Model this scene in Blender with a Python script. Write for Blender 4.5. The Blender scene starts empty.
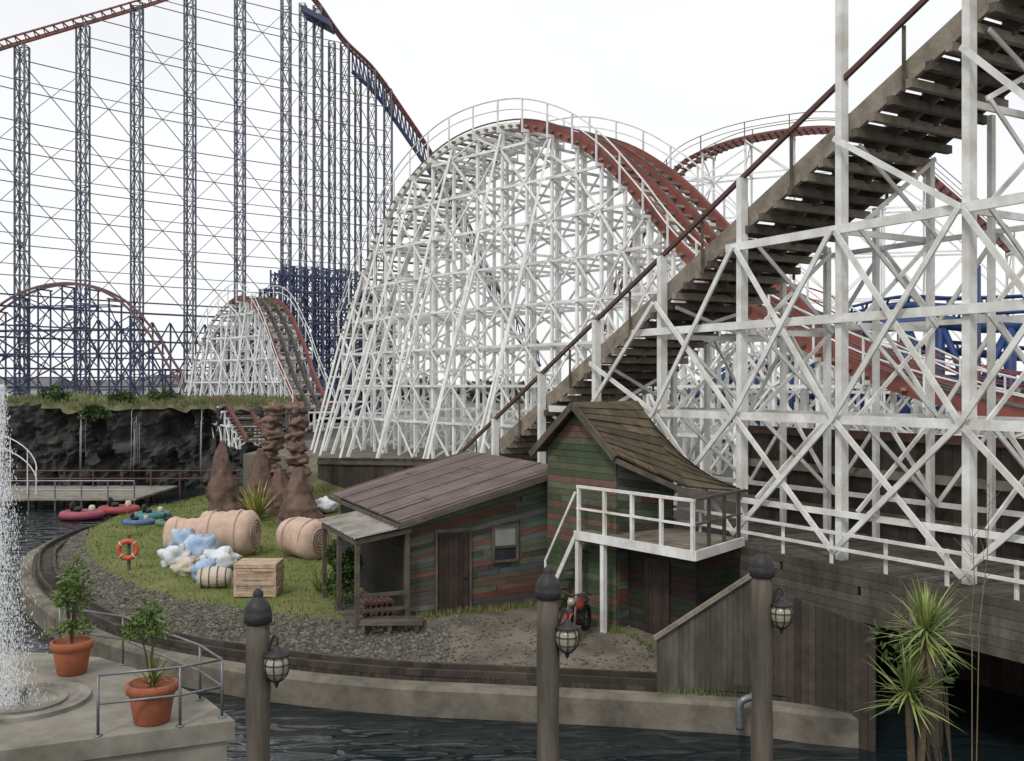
import bpy, math, random
from mathutils import Vector as V, noise
from mathutils.bvhtree import BVHTree
from mathutils.geometry import tessellate_polygon
R = random.Random(7)
F = 1000.0; H = 6.4; HY = 385.0
C = bpy.context.scene.collection
sc = bpy.context.scene
def at(px, py, Y): return V(((px-512)/F*Y, Y, H-(py-HY)/F*Y))
def ax(px, Y): return (px-512)/F*Y
def lerp(a, b, t): return a+(b-a)*t
def sst(x, a, b):
    t = max(0, min(1, (x-a)/(b-a))); return t*t*(3-2*t)

# ------------------------------------------------------------------ materials
def mat(name, c1, c2, scale=3.0, rough=.8, bump=.2, island=0.0, pal=None, metal=0.0, stretch=(1,1,1), spec=.3, dirt=.5, bscale=None, trans=0.0):
    m = bpy.data.materials.new(name); m.use_nodes = True
    nt = m.node_tree; N = nt.nodes; L = nt.links
    b = N['Principled BSDF']
    tc = N.new('ShaderNodeTexCoord'); mp = N.new('ShaderNodeMapping'); mp.inputs['Scale'].default_value = stretch
    L.new(tc.outputs['Object'], mp.inputs['Vector'])
    no = N.new('ShaderNodeTexNoise'); no.inputs['Scale'].default_value = scale; no.inputs['Detail'].default_value = 8; no.inputs['Roughness'].default_value = .65
    L.new(mp.outputs[0], no.inputs['Vector'])
    rp = N.new('ShaderNodeValToRGB'); rp.color_ramp.elements[0].position = .36; rp.color_ramp.elements[1].position = .66
    L.new(no.outputs['Fac'], rp.inputs['Fac'])
    mx = N.new('ShaderNodeMix'); mx.data_type = 'RGBA'
    mx.inputs[6].default_value = (*c1, 1); mx.inputs[7].default_value = (*c2, 1)
    L.new(rp.outputs['Color'], mx.inputs[0])
    out = mx.outputs[2]
    if pal or island:
        g = N.new('ShaderNodeNewGeometry')
    if pal:
        cr = N.new('ShaderNodeValToRGB'); cr.color_ramp.interpolation = 'CONSTANT'
        e = cr.color_ramp.elements
        while len(e) < len(pal): e.new(.5)
        for i, c in enumerate(pal):
            e[i].position = i/len(pal); e[i].color = (*c, 1)
        L.new(g.outputs['Random Per Island'], cr.inputs['Fac'])
        m2 = N.new('ShaderNodeMix'); m2.data_type = 'RGBA'
        ma = N.new('ShaderNodeMath'); ma.operation = 'MULTIPLY'; ma.inputs[1].default_value = dirt
        L.new(rp.outputs['Color'], ma.inputs[0]); L.new(ma.outputs[0], m2.inputs[0])
        L.new(cr.outputs['Color'], m2.inputs[6]); m2.inputs[7].default_value = (*c2, 1)
        out = m2.outputs[2]
    if island:
        hv = N.new('ShaderNodeHueSaturation')
        mr = N.new('ShaderNodeMapRange'); mr.inputs[3].default_value = 1-island; mr.inputs[4].default_value = 1+island
        L.new(g.outputs['Random Per Island'], mr.inputs[0]); L.new(mr.outputs[0], hv.inputs['Value'])
        L.new(out, hv.inputs['Color']); out = hv.outputs['Color']
    L.new(out, b.inputs['Base Color'])
    b.inputs['Roughness'].default_value = rough; b.inputs['Metallic'].default_value = metal
    b.inputs['Specular IOR Level'].default_value = spec
    if trans: b.inputs['Transmission Weight'].default_value = trans
    if bump:
        n2 = N.new('ShaderNodeTexNoise'); n2.inputs['Scale'].default_value = bscale or scale*4; n2.inputs['Detail'].default_value = 6
        L.new(mp.outputs[0], n2.inputs['Vector'])
        bp = N.new('ShaderNodeBump'); bp.inputs['Strength'].default_value = bump; bp.inputs['Distance'].default_value = .05
        L.new(n2.outputs['Fac'], bp.inputs['Height']); L.new(bp.outputs['Normal'], b.inputs['Normal'])
    return m
m_white = mat('white_timber', (.80,.81,.81), (.58,.575,.545), 1.6, .7, .15, island=.12)
m_whitenear = mat('weathered_white_timber', (.76,.77,.76), (.50,.485,.44), 1.5, .75, .2, island=.10)
m_whitefar = mat('white_timber_far', (.76,.78,.79), (.60,.60,.59), .8, .8, 0, island=.12)  # paler, flatter white with distance haze painted into it
m_brownrail = mat('brown_handrail', (.12,.065,.052), (.075,.047,.04), 3, .7, .2)
m_lift = mat('weathered_timber', (.115,.098,.078), (.055,.047,.038), 2.5, .85, .35, island=.3)
m_liftpale = mat('pale_weathered_timber', (.27,.235,.19), (.14,.12,.095), 2.5, .85, .3, island=.3)
m_red = mat('red_brown_timber', (.28,.085,.07), (.17,.065,.055), 1.2, .75, .2, island=.15)
m_redfar = mat('hazed_red_track', (.22,.085,.08), (.17,.08,.075), .5, .6, 0)  # red dulled in the base colour to stand in for distance haze
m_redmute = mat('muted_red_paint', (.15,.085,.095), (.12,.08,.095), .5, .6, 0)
m_rail = mat('dull_steel_rail', (.12,.11,.105), (.08,.06,.05), 4, .5, .1, metal=.4)
m_steel = mat('hazed_slate_steel', (.115,.127,.17), (.13,.14,.17), .2, .6, 0)  # hazy lightened steel colour, air haze mixed into the slate blue
m_steelblue = mat('deep_blue_steel', (.045,.06,.13), (.06,.073,.125), .2, .6, 0)
m_blue = mat('bright_blue_tube', (.022,.058,.18), (.028,.052,.145), 1, .5, 0)
m_darkwood = mat('dark_fence_plank', (.066,.052,.042), (.034,.029,.024), 2, .85, .3, island=.35)
m_greyplank = mat('grey_fence_plank', (.11,.098,.08), (.05,.044,.036), 3, .9, .4, island=.28, stretch=(1,1,.3))
m_plank = mat('painted_plank', (.1,.05,.04), (.042,.036,.03), 3, .85, .35, island=.25, stretch=(.5,.5,2), dirt=.55,
              pal=[(.095,.125,.075),(.16,.06,.052),(.09,.12,.125),(.12,.088,.062),(.12,.15,.095),(.175,.075,.064),(.065,.065,.06),(.135,.142,.135),(.09,.125,.078),(.055,.05,.045)])
m_plankgreen = mat('green_plank', (.05,.07,.03), (.045,.045,.032), 3, .85, .35, island=.3, dirt=.5,
              pal=[(.095,.122,.068),(.07,.105,.056),(.12,.14,.09),(.085,.095,.056),(.14,.075,.06)])
m_plankdark = mat('shadow_plank', (.03,.035,.025), (.016,.015,.012), 3, .85, .35, island=.3, dirt=.6,  # shadow under the balcony is deepened through these dark plank colours
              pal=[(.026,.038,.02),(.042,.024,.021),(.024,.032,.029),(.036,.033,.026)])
m_tin = mat('weathered_roof_sheet', (.15,.11,.096), (.085,.065,.057), 1.3, .7, .25, island=.14)
m_shingle = mat('brown_shingle', (.115,.09,.057), (.055,.045,.032), 3, .9, .35, island=.28)
m_corr = mat('grey_corrugated_sheet', (.28,.265,.235), (.14,.125,.105), 2, .65, .2, island=.1)
m_door = mat('dark_door', (.05,.034,.028), (.026,.02,.017), 3, .8, .3, island=.2)
m_pane = mat('grey_pane', (.30,.31,.30), (.2,.2,.19), 3, .3, 0, spec=.5)
m_conc = mat('concrete', (.26,.245,.21), (.14,.13,.105), 1.2, .9, .3)
m_kerb = mat('stained_concrete', (.20,.18,.145), (.075,.068,.054), 1.2, .9, .35)
m_rock = mat('dark_rock', (.07,.069,.065), (.012,.012,.013), 1.1, .9, 1.0, bscale=2.2, stretch=(1,1,.35))
m_grass = mat('grass_blade', (.12,.175,.045), (.18,.19,.065), .7, .8, 0, island=.35)
m_cliffgrass = mat('cliff_grass_blade', (.10,.13,.045), (.15,.14,.07), .7, .8, 0, island=.35)
m_turf = mat('turf', (.105,.12,.05), (.15,.13,.08), .5, .95, .4)
m_cobble = mat('cobble_stone', (.15,.14,.118), (.075,.068,.057), 4, .9, .3, island=.4)
m_leaf = mat('shrub_leaf', (.055,.10,.024), (.036,.065,.018), 1.5, .6, 0, island=.45)
m_leafl = mat('fresh_leaf', (.12,.18,.042), (.075,.125,.03), 1.5, .55, 0, island=.4)
m_leafd = mat('distant_leaf', (.085,.097,.08), (.07,.083,.07), 1, .8, 0, island=.3)  # greyed leaf colour carries the haze of the far tree line
m_strap = mat('cordyline_leaf', (.24,.28,.08), (.12,.17,.048), 2, .5, 0, island=.5)
m_yellow = mat('yellow_strap_leaf', (.36,.35,.10), (.2,.22,.06), 2, .6, 0, island=.3)
m_stem = mat('stem_bark', (.11,.085,.055), (.07,.05,.035), 6, .9, .3)
m_terra = mat('terracotta', (.36,.12,.058), (.26,.085,.047), 3, .75, .15)
m_soil = mat('soil', (.04,.03,.022), (.025,.02,.015), 8, .95, .4)
m_post = mat('weathered_post', (.13,.113,.09), (.045,.039,.032), 5, .9, .7, stretch=(1,1,.12), bscale=12)
m_black = mat('black_iron', (.022,.022,.024), (.035,.033,.031), 6, .5, .2)
m_glass = mat('lantern_glass', (.36,.34,.27), (.25,.23,.17), 5, .15, .05, spec=.6)
m_galv = mat('galvanised_rail', (.22,.23,.24), (.15,.155,.16), 5, .45, .05, metal=.6)
m_mud = mat('mud_cone', (.17,.11,.092), (.085,.055,.045), 2.5, .95, .6, bscale=6)
m_totem = mat('totem_clay', (.22,.15,.122), (.105,.068,.055), 5, .95, .8, island=.15, bscale=9)
m_hay = mat('straw_bale', (.54,.40,.32), (.42,.30,.235), 4, .9, .3)
m_hayend = mat('straw_bale_end', (.43,.32,.25), (.31,.225,.17), 9, .95, .5)
m_sackw = mat('white_sack', (.68,.70,.72), (.5,.53,.57), 3, .7, .3)
m_sackb = mat('blue_sack', (.24,.36,.54), (.5,.56,.64), 2, .7, .3)
m_sackc = mat('cream_sack', (.55,.49,.40), (.40,.35,.28), 3, .8, .4)
m_wicker = mat('wicker', (.50,.385,.28), (.36,.265,.18), 6, .85, .4, island=.18)
m_orange = mat('orange_buoy', (.52,.11,.05), (.42,.09,.045), 3, .5, .05)
m_pink = mat('pink_boat_tube', (.33,.075,.11), (.25,.06,.085), 3, .5, .05)
m_redb = mat('red_boat_tube', (.32,.06,.06), (.25,.05,.05), 3, .5, .05)
m_teal = mat('teal_boat_tube', (.07,.21,.23), (.05,.16,.18), 3, .5, .05)
m_grn = mat('green_boat_tube', (.09,.19,.09), (.07,.15,.07), 3, .5, .05)
m_bluep = mat('blue_boat_tube', (.08,.14,.30), (.06,.11,.24), 3, .5, .05)
m_redpaint = mat('red_paint', (.38,.035,.03), (.28,.03,.025), 4, .35, .05)
m_tyre = mat('tyre_rubber', (.02,.02,.02), (.03,.028,.026), 5, .9, .2)
m_foam = mat('falling_water', (.42,.44,.45), (.26,.28,.29), 3, .4, .1)
m_drop = mat('water_drop', (.88,.9,.92), (.8,.83,.85), 3, .2, 0, spec=.6)
m_wallp = mat('pale_render', (.45,.44,.42), (.36,.35,.33), .5, .9, 0)
m_roofd = mat('dark_roof', (.15,.145,.15), (.12,.115,.115), .5, .9, 0)
m_glassd = mat('dark_glass', (.03,.035,.04), (.02,.02,.025), 1, .2, 0, spec=.5)
m_flower = mat('pink_flower', (.24,.09,.13), (.16,.065,.09), 6, .7, 0)
m_dry = mat('dry_stem', (.20,.16,.10), (.12,.09,.06), 6, .9, 0)
m_ground = mat('park_ground', (.15,.14,.12), (.10,.10,.08), .3, .95, .3)

# ------------------------------------------------------------------ mesh builder
def woff(p):
    o = V((0,0,0))
    while p is not None: o += p.location; p = p.parent
    return o
class MB:
    def __init__(s): s.v = []; s.f = []
    def add(s, vs, fs):
        n = len(s.v); s.v += [tuple(v) for v in vs]; s.f += [tuple(i+n for i in f) for f in fs]; return s
    def beam(s, p, q, w, h=None, up=None):
        p = V(p); q = V(q); d = q-p
        if d.length < 1e-5: return s
        d.normalize(); h = h or w
        up = V(up) if up is not None else (V((0,0,1)) if abs(d.z) < .95 else V((0,1,0)))
        a = up.cross(d)
        if a.length < 1e-4: a = V((1,0,0)).cross(d)
        a.normalize(); b = d.cross(a)
        vs = []
        for e in (p, q):
            for (i, j) in ((-1,-1),(1,-1),(1,1),(-1,1)): vs.append(e+a*(i*w/2)+b*(j*h/2))
        return s.add(vs, [(3,2,1,0),(4,5,6,7),(0,1,5,4),(1,2,6,5),(2,3,7,6),(3,0,4,7)])
    def tube(s, pts, r, n=8, cap=True, closed=False):
        pts = [V(p) for p in pts]; m = len(pts); vs = []; fs = []
        pa = None
        for i, p in enumerate(pts):
            if closed: d = pts[(i+1) % m]-pts[i-1]
            else: d = pts[min(i+1, m-1)]-pts[max(i-1, 0)]
            d.normalize()
            if pa is None:
                pa = V((0,0,1)).cross(d) if abs(d.z) < .9 else V((1,0,0)).cross(d)
            pa = (pa-d*pa.dot(d)).normalized(); b = d.cross(pa)
            rr = r[i] if isinstance(r, (list, tuple)) else r
            for k in range(n):
                t = 2*math.pi*k/n; vs.append(p+pa*(rr*math.cos(t))+b*(rr*math.sin(t)))
        for i in range(m if closed else m-1):
            j = (i+1) % m
            for k in range(n):
                l = (k+1) % n; fs.append((i*n+k, i*n+l, j*n+l, j*n+k))
        if cap and not closed: fs.append(tuple(range(n-1, -1, -1))); fs.append(tuple((m-1)*n+k for k in range(n)))
        return s.add(vs, fs)
    def lathe(s, prof, c, n=18, jit=0):
        c = V(c); vs = []; fs = []
        for (r, z) in prof:
            for k in range(n):
                t = 2*math.pi*k/n; q = r*(1+(R.uniform(-jit, jit) if jit else 0))
                vs.append((c.x+q*math.cos(t), c.y+q*math.sin(t), c.z+z))
        for i in range(len(prof)-1):
            for k in range(n):
                l = (k+1) % n; fs.append((i*n+k, i*n+l, (i+1)*n+l, (i+1)*n+k))
        fs.append(tuple(range(n-1, -1, -1))); fs.append(tuple((len(prof)-1)*n+k for k in range(n)))
        return s.add(vs, fs)
    def slab(s, pts, th):
        pts = [V(p) for p in pts]; n = len(pts)
        vs = pts+[p-V((0,0,th)) for p in pts]
        tri = tessellate_polygon([pts]); fs = []
        for t in tri:
            a, b, c = t
            nz = (pts[b]-pts[a]).cross(pts[c]-pts[a]).z
            if nz < 0: a, c = c, a
            fs.append((a, b, c)); fs.append((c+n, b+n, a+n))
        for i in range(n):
            j = (i+1) % n; fs.append((i, i+n, j+n, j))
        return s.add(vs, fs)
    def blob(s, c, r, amp=.15, fr=1.5, nu=12, nv=8, seed=0):
        c = V(c); vs = []; fs = []
        rx, ry, rz = r if isinstance(r, (tuple, list)) else (r, r, r)
        for i in range(nv+1):
            ph = math.pi*i/nv
            for k in range(nu):
                t = 2*math.pi*k/nu
                d = V((math.sin(ph)*math.cos(t), math.sin(ph)*math.sin(t), -math.cos(ph)))
                q = 1+amp*noise.noise(d*fr+V((seed*3.7, seed*1.3, seed)))
                vs.append((c.x+d.x*rx*q, c.y+d.y*ry*q, c.z+d.z*rz*q))
        for i in range(nv):
            for k in range(nu):
                l = (k+1) % nu; fs.append((i*nu+k, i*nu+l, (i+1)*nu+l, (i+1)*nu+k))
        return s.add(vs, fs)
    def boards(s, A, B, Cc, D, n, th, pieces=1, gap=.06, jit=.012, lift=0):
        A, B, Cc, D = V(A), V(B), V(Cc), V(D)
        nm = (B-A).cross(D-A)
        if nm.length < 1e-6: nm = (Cc-B).cross(D-A)
        nm.normalize()
        for i in range(n):
            t0 = (i+gap/2)/n; t1 = (i+1-gap/2)/n
            cuts = [0]+sorted(R.uniform(.12, .88) for _ in range(R.randint(0, pieces-1) if pieces > 1 else 0))+[1]
            for k in range(len(cuts)-1):
                s0 = cuts[k]+(.003 if k else 0); s1 = cuts[k+1]-(.003 if k < len(cuts)-2 else 0)
                def P(u, t): return lerp(lerp(A, B, u), lerp(D, Cc, u), t)
                off = nm*R.uniform(0, jit)
                q = [P(s0, t0)+nm*lift, P(s1, t0)+nm*lift, P(s1, t1), P(s0, t1)]
                s.add([p+off+nm*th/2 for p in q]+[p+off-nm*th/2 for p in q],
                      [(0,1,2,3),(7,6,5,4),(0,4,5,1),(1,5,6,2),(2,6,7,3),(3,7,4,0)])
        return s
    def leaf(s, p, d, ln, w):
        d = d.normalized(); a = d.cross(V((R.uniform(-1,1), R.uniform(-1,1), R.uniform(-1,1))))
        if a.length < 1e-3: a = V((1,0,0))
        a.normalize()
        return s.add([p, p+d*ln*.45+a*w/2, p+d*ln, p+d*ln*.45-a*w/2], [(0,1,2,3)])
    def crown(s, c, r, n, ln, w, clumps=14):
        c = V(c); cs = []
        for _ in range(clumps):
            d = V((R.gauss(0,1), R.gauss(0,1), R.gauss(0,1))).normalized()*R.uniform(.3, .85)
            cs.append((V((c.x+d.x*r[0], c.y+d.y*r[1], c.z+d.z*r[2])), R.uniform(.22, .42)))
        for _ in range(n):
            q, k = R.choice(cs)
            d = V((R.gauss(0,1), R.gauss(0,1), R.gauss(0,1))).normalized()
            p = q+V((d.x*r[0], d.y*r[1], d.z*r[2]))*k*R.random()**.4
            s.leaf(p, d+V((R.uniform(-.6,.6), R.uniform(-.6,.6), R.uniform(-.3,.6))), ln*R.uniform(.6,1.3), w*R.uniform(.7,1.3))
        return s
    def strap(s, p, az, el, ln, w, droop, n=6):
        p = V(p); vs = []; fs = []; d = V((math.cos(az)*math.cos(el), math.sin(az)*math.cos(el), math.sin(el)))
        a = V((-math.sin(az), math.cos(az), 0))
        for i in range(n+1):
            t = i/n; ww = w*(1-t**2)*(.55+.9*min(t*3, 1)*.5)+.001
            vs += [p+a*ww/2, p-a*ww/2]
            p = p+d*ln/n; d = (d+V((0,0,-droop/n*(.4+t*1.6)))).normalized()
        for i in range(n): fs.append((2*i, 2*i+1, 2*i+3, 2*i+2))
        return s.add(vs, fs)
    def build(s, name, m, parent=None, smooth=False, label=None):
        me = bpy.data.meshes.new(name)
        if parent is not None: o_ = woff(parent)
        elif s.v:
            xs = [v[0] for v in s.v]; ys = [v[1] for v in s.v]; zs = [v[2] for v in s.v]
            o_ = V(((min(xs)+max(xs))/2, (min(ys)+max(ys))/2, min(zs)))
        else: o_ = V((0,0,0))
        me.from_pydata([(v[0]-o_.x, v[1]-o_.y, v[2]-o_.z) for v in s.v], [], s.f)
        me.materials.append(m)
        if smooth: me.polygons.foreach_set('use_smooth', [True]*len(me.polygons))
        me.update()
        ob = bpy.data.objects.new(name, me); C.objects.link(ob)
        if parent is not None: ob.parent = parent
        else: ob.location = o_
        if label: ob['label'] = label
        return ob
def tag(o, label, cat, group=None, kind=None):
    o['label'] = label; o['category'] = cat
    if group: o['group'] = group
    if kind: o['kind'] = kind
    return o
def root(name, label, cat, loc, group=None):
    o = bpy.data.objects.new(name, None); C.objects.link(o); o.location = V(loc); o.empty_display_size = .2
    return tag(o, label, cat, group)
def struct(o): o['kind'] = 'structure'; return o
def catmull(P, m):
    P = [V(p) for p in P]; out = []
    for i in range(len(P)-1):
        p0 = P[max(i-1, 0)]; p1 = P[i]; p2 = P[i+1]; p3 = P[min(i+2, len(P)-1)]
        for k in range(m):
            t = k/m
            out.append(.5*((2*p1)+(p2-p0)*t+(2*p0-5*p1+4*p2-p3)*t*t+(3*p1-p0-3*p2+p3)*t**3))
    out.append(P[-1]); return out
def resample(P, step):
    D = catmull(P, 24); acc = 0; L = [0]
    for i in range(1, len(D)): acc += (D[i].xy-D[i-1].xy).length*.6+(D[i]-D[i-1]).length*.4; L.append(acc)
    n = max(2, int(round(acc/step))); out = []; j = 0
    for k in range(n+1):
        x = acc*k/n
        while j < len(L)-2 and L[j+1] < x: j += 1
        t = (x-L[j])/max(1e-6, L[j+1]-L[j]); out.append(D[j].lerp(D[j+1], t))
    return out

# ------------------------------------------------------------------ camera, light, sky
cam = bpy.data.cameras.new('Camera'); co = bpy.data.objects.new('Camera', cam); C.objects.link(co)
co.location = (0, 0, H); co.rotation_euler = (math.pi/2, 0, 0)
cam.sensor_width = 36; cam.lens = 36*F/1024; cam.shift_y = 4.5/1024; cam.clip_end = 4000; cam.clip_start = .1
sc.camera = co
w = bpy.data.worlds.new('World'); sc.world = w; w.use_nodes = True
nt = w.node_tree; N = nt.nodes; L = nt.links
sky = N.new('ShaderNodeTexSky'); sky.sky_type = 'NISHITA'; sky.sun_disc = False
SE, SR = math.radians(48), math.radians(205)
sky.sun_elevation = SE; sky.sun_rotation = SR
tc = N.new('ShaderNodeTexCoord'); cn = N.new('ShaderNodeTexNoise'); cn.inputs['Scale'].default_value = 2.2; cn.inputs['Detail'].default_value = 6
mpw = N.new('ShaderNodeMapping'); mpw.inputs['Scale'].default_value = (1, 1, 2.5)
L.new(tc.outputs['Generated'], mpw.inputs['Vector']); L.new(mpw.outputs[0], cn.inputs['Vector'])
rp = N.new('ShaderNodeValToRGB'); rp.color_ramp.elements[0].position = .3; rp.color_ramp.elements[0].color = (.84,.84,.84,1)
rp.color_ramp.elements[1].position = .6; rp.color_ramp.elements[1].color = (1,1,1,1)
L.new(cn.outputs['Fac'], rp.inputs['Fac'])
mx = N.new('ShaderNodeMix'); mx.data_type = 'RGBA'
L.new(rp.outputs['Color'], mx.inputs[0]); L.new(sky.outputs[0], mx.inputs[6]); mx.inputs[7].default_value = (9.5, 9.55, 9.6, 1)
bg = N['Background']; bg.inputs['Strength'].default_value = .107
L.new(mx.outputs[2], bg.inputs['Color'])
sl = bpy.data.lights.new('Sun', 'SUN'); sl.energy = 1.5; sl.angle = math.radians(10); sl.color = (1, .96, .90)
so = bpy.data.objects.new('Sun', sl); C.objects.link(so)
dirv = V((math.sin(SR)*math.cos(SE), math.cos(SR)*math.cos(SE), math.sin(SE)))
so.rotation_euler = dirv.to_track_quat('Z', 'Y').to_euler()
sc.view_settings.view_transform = 'Standard'; sc.view_settings.look = 'None'; sc.view_settings.exposure = 0

# ------------------------------------------------------------------ water
wm = bpy.data.materials.new('lake_water'); wm.use_nodes = True
nt = wm.node_tree; N = nt.nodes; L = nt.links; b = N['Principled BSDF']
b.inputs['Base Color'].default_value = (.010, .016, .018, 1); b.inputs['Roughness'].default_value = .07; b.inputs['IOR'].default_value = 1.33
tc = N.new('ShaderNodeTexCoord'); n1 = N.new('ShaderNodeTexNoise'); n1.inputs['Scale'].default_value = 1.1; n1.inputs['Detail'].default_value = 1.5; n1.inputs['Distortion'].default_value = .7
mp = N.new('ShaderNodeMapping'); mp.inputs['Scale'].default_value = (.9, 2.0, 1)
L.new(tc.outputs['Object'], mp.inputs['Vector']); L.new(mp.outputs[0], n1.inputs['Vector'])
bp = N.new('ShaderNodeBump'); bp.inputs['Strength'].default_value = .5; bp.inputs['Distance'].default_value = .26
L.new(n1.outputs['Fac'], bp.inputs['Height']); L.new(bp.outputs['Normal'], b.inputs['Normal'])
wb = MB(); wb.add([(-140,-20,0),(30,-20,0),(30,66,0),(-140,66,0)], [(0,1,2,3)])
struct(wb.build('water', wm))

# ------------------------------------------------------------------ ground sheets
front = [(-1800,64),(-14.3,64),(-14.3,53.2),(-8,50),(-4,46),(2,41.5),(6,36),(9,31),(11,27),(13.5,20),(16,10),(16,-20),(1800,-20),(1800,2500),(-1800,2500)]
g = MB(); g.slab([(x, y, 2.72) for x, y in front], 4)
struct(g.build('ground', m_ground))

# ------------------------------------------------------------------ island terrain
outer = [(870,17.7),(820,17.9),(760,18.3),(660,18.7),(500,19.2),(400,19.5),(300,20.1),(220,20.9),(150,21.9),(100,23.2),(60,25.3),(35,27.6),(25,29.5),(24,32),(32,35),(70,39.3),(120,42.5),(160,45.6),(215,50)]
inner = [(9.3,31.5),(7.6,34.5),(5,38.6),(2,42.5),(-1,44.8),(-4,46.6),(-6,48.8),(-8,50.3),(-9,50.9),(-10,51.3),(-11,51.9),(-11.5,52.2),(-12,52.4),(-12.4,52.6),(-12.8,52.8),(-13.1,53),(-13.5,53.2),(-13.8,53.4),(-14.1,53.6)]
OC = catmull([V((ax(p, y), y, 0)) for p, y in outer], 6); IC = catmull([V((x, y, 0)) for x, y in inner], 6)
ds = [0,.6,1.1,1.5,2.0,2.6,3.2,3.8]
tv = []; tf = []; tcol = []; rows = 0
for o, i in zip(OC, IC):
    Ln = (i-o).length; k = min(1, Ln/9.0)
    ss = [d*k for d in ds]; last = ss[-1]
    ss += [last+(Ln-last)*j/16 for j in range(1, 17)]
    rows = len(ss)
    for d in ss:
        p = o+(i-o)*(d/Ln); dd = d/k
        ris = sst(p.x, -12.5, -8.8)
        z = .55+.40*sst(dd, 1.0, 3.8)+1.85*sst(p.y, 38, 47)*ris
        if d > Ln*.97 and ris > .5: z = 2.76
        if dd > 1.2: z += .10*noise.noise(V((p.x*.6, p.y*.6, 1)))*min(1, (dd-1.2))
        gm = sst(-p.x+.5*noise.noise(V((p.x*.5, p.y*.5, 3))), 3.2, 4.4)*sst(dd+.5*noise.noise(V((p.x, p.y, 7))), 2.7, 3.5)*(1-sst(p.y, 42, 46)*ris)
        cm = (1-sst(dd, 2.8, 3.8) if dd > 1.2 else 0)*sst(-p.x, 1, 3.5)
        bm = 1 if dd <= 1.2 else 0
        tv.append((p.x, p.y, z)); tcol.append((gm, cm, bm, 1))
nO = len(OC)
for a in range(nO-1):
    for r in range(rows-1):
        tf.append((a*rows+r, a*rows+r+1, (a+1)*rows+r+1, (a+1)*rows+r))
me = bpy.data.meshes.new('island_ground'); me.from_pydata(tv, [], tf)
ca = me.color_attributes.new('Col', 'FLOAT_COLOR', 'POINT')
for i, c in enumerate(tcol): ca.data[i].color = c
me.polygons.foreach_set('use_smooth', [True]*len(me.polygons))
tm = bpy.data.materials.new('island_soil'); tm.use_nodes = True
nt = tm.node_tree; N = nt.nodes; L = nt.links; b = N['Principled BSDF']; b.inputs['Roughness'].default_value = .95; b.inputs['Specular IOR Level'].default_value = .15
at_ = N.new('ShaderNodeVertexColor'); at_.layer_name = 'Col'; sp = N.new('ShaderNodeSeparateColor'); L.new(at_.outputs[0], sp.inputs[0])
tc = N.new('ShaderNodeTexCoord')
def nz(s, a, b_):
    n = N.new('ShaderNodeTexNoise'); n.inputs['Scale'].default_value = s; n.inputs['Detail'].default_value = 8; L.new(tc.outputs['Object'], n.inputs['Vector'])
    r = N.new('ShaderNodeValToRGB'); r.color_ramp.elements[0].position = .35; r.color_ramp.elements[1].position = .65
    r.color_ramp.elements[0].color = (*a, 1); r.color_ramp.elements[1].color = (*b_, 1); L.new(n.outputs['Fac'], r.inputs['Fac']); return r.outputs[0]
def mixc(f, a, b_):
    m = N.new('ShaderNodeMix'); m.data_type = 'RGBA'; L.new(f, m.inputs[0]); L.new(a, m.inputs[6]); L.new(b_, m.inputs[7]); return m.outputs[2]
dirt = nz(1.3, (.10,.087,.068), (.18,.16,.13)); gr = nz(.9, (.10,.135,.037), (.16,.158,.064))
cob = nz(6, (.06,.053,.043), (.115,.103,.084)); bal = nz(7, (.085,.077,.064), (.15,.137,.115))
c = mixc(sp.outputs[0], dirt, gr); c = mixc(sp.outputs[1], c, cob); c = mixc(sp.outputs[2], c, bal)
L.new(c, b.inputs['Base Color'])
n = N.new('ShaderNodeTexNoise'); n.inputs['Scale'].default_value = 9; n.inputs['Detail'].default_value = 8; L.new(tc.outputs['Object'], n.inputs['Vector'])
bp = N.new('ShaderNodeBump'); bp.inputs['Strength'].default_value = .6; bp.inputs['Distance'].default_value = .08; L.new(n.outputs['Fac'], bp.inputs['Height']); L.new(bp.outputs['Normal'], b.inputs['Normal'])
me.materials.append(tm); io = bpy.data.objects.new('island_ground', me); C.objects.link(io); struct(io)
bvh = BVHTree.FromPolygons([V(v) for v in tv], tf)
def gz(x, y):
    h = bvh.ray_cast(V((x, y, 50)), V((0, 0, -1)))
    return h[0].z if h[0] else .9
def tang(i): return (OC[min(i+1, nO-1)]-OC[max(i-1, 0)]).normalized()
def offc(i, d):
    t = tang(i); n = V((t.y, -t.x, 0))
    if (IC[i]-OC[i]).dot(n) < 0: n = -n
    return OC[i]+n*d
kb = MB()
prof = [(-.12,-.5),(-.12,.50),(-.05,.58),(.24,.58),(.28,.4)]
vs = []; fs = []
for i in range(nO):
    for d, z in prof:
        p = offc(i, d); vs.append((p.x, p.y, z))
k = len(prof)
for i in range(nO-1):
    for j in range(k-1): fs.append((i*k+j, i*k+j+1, (i+1)*k+j+1, (i+1)*k+j))
fs.append(tuple(range(k)))
kb.add(vs, fs); struct(kb.build('quay_edge', m_kerb))
rt = root('miniature_railway', 'narrow gauge railway track curving round the island edge above the water', 'railway track', (offc(30, .9).x, offc(30, .9).y, .55))
for d in (.42, .88):
    q = MB()
    for i in range(4, nO-1):
        a = offc(i, d); c_ = offc(i+1, d); a.z = c_.z = .70; q.beam(a, c_, .08, .13)
    q.build('rail', m_darkwood, rt)
q = MB()
for i in range(4, nO-1):
    for t in (0, .25, .5, .75):
        a = offc(i, .32).lerp(offc(i+1, .32), t); c_ = offc(i, 1.0).lerp(offc(i+1, 1.0), t); a.z = c_.z = .585; q.beam(a, c_, .13, .10)
q.build('sleeper', m_darkwood, rt)
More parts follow.
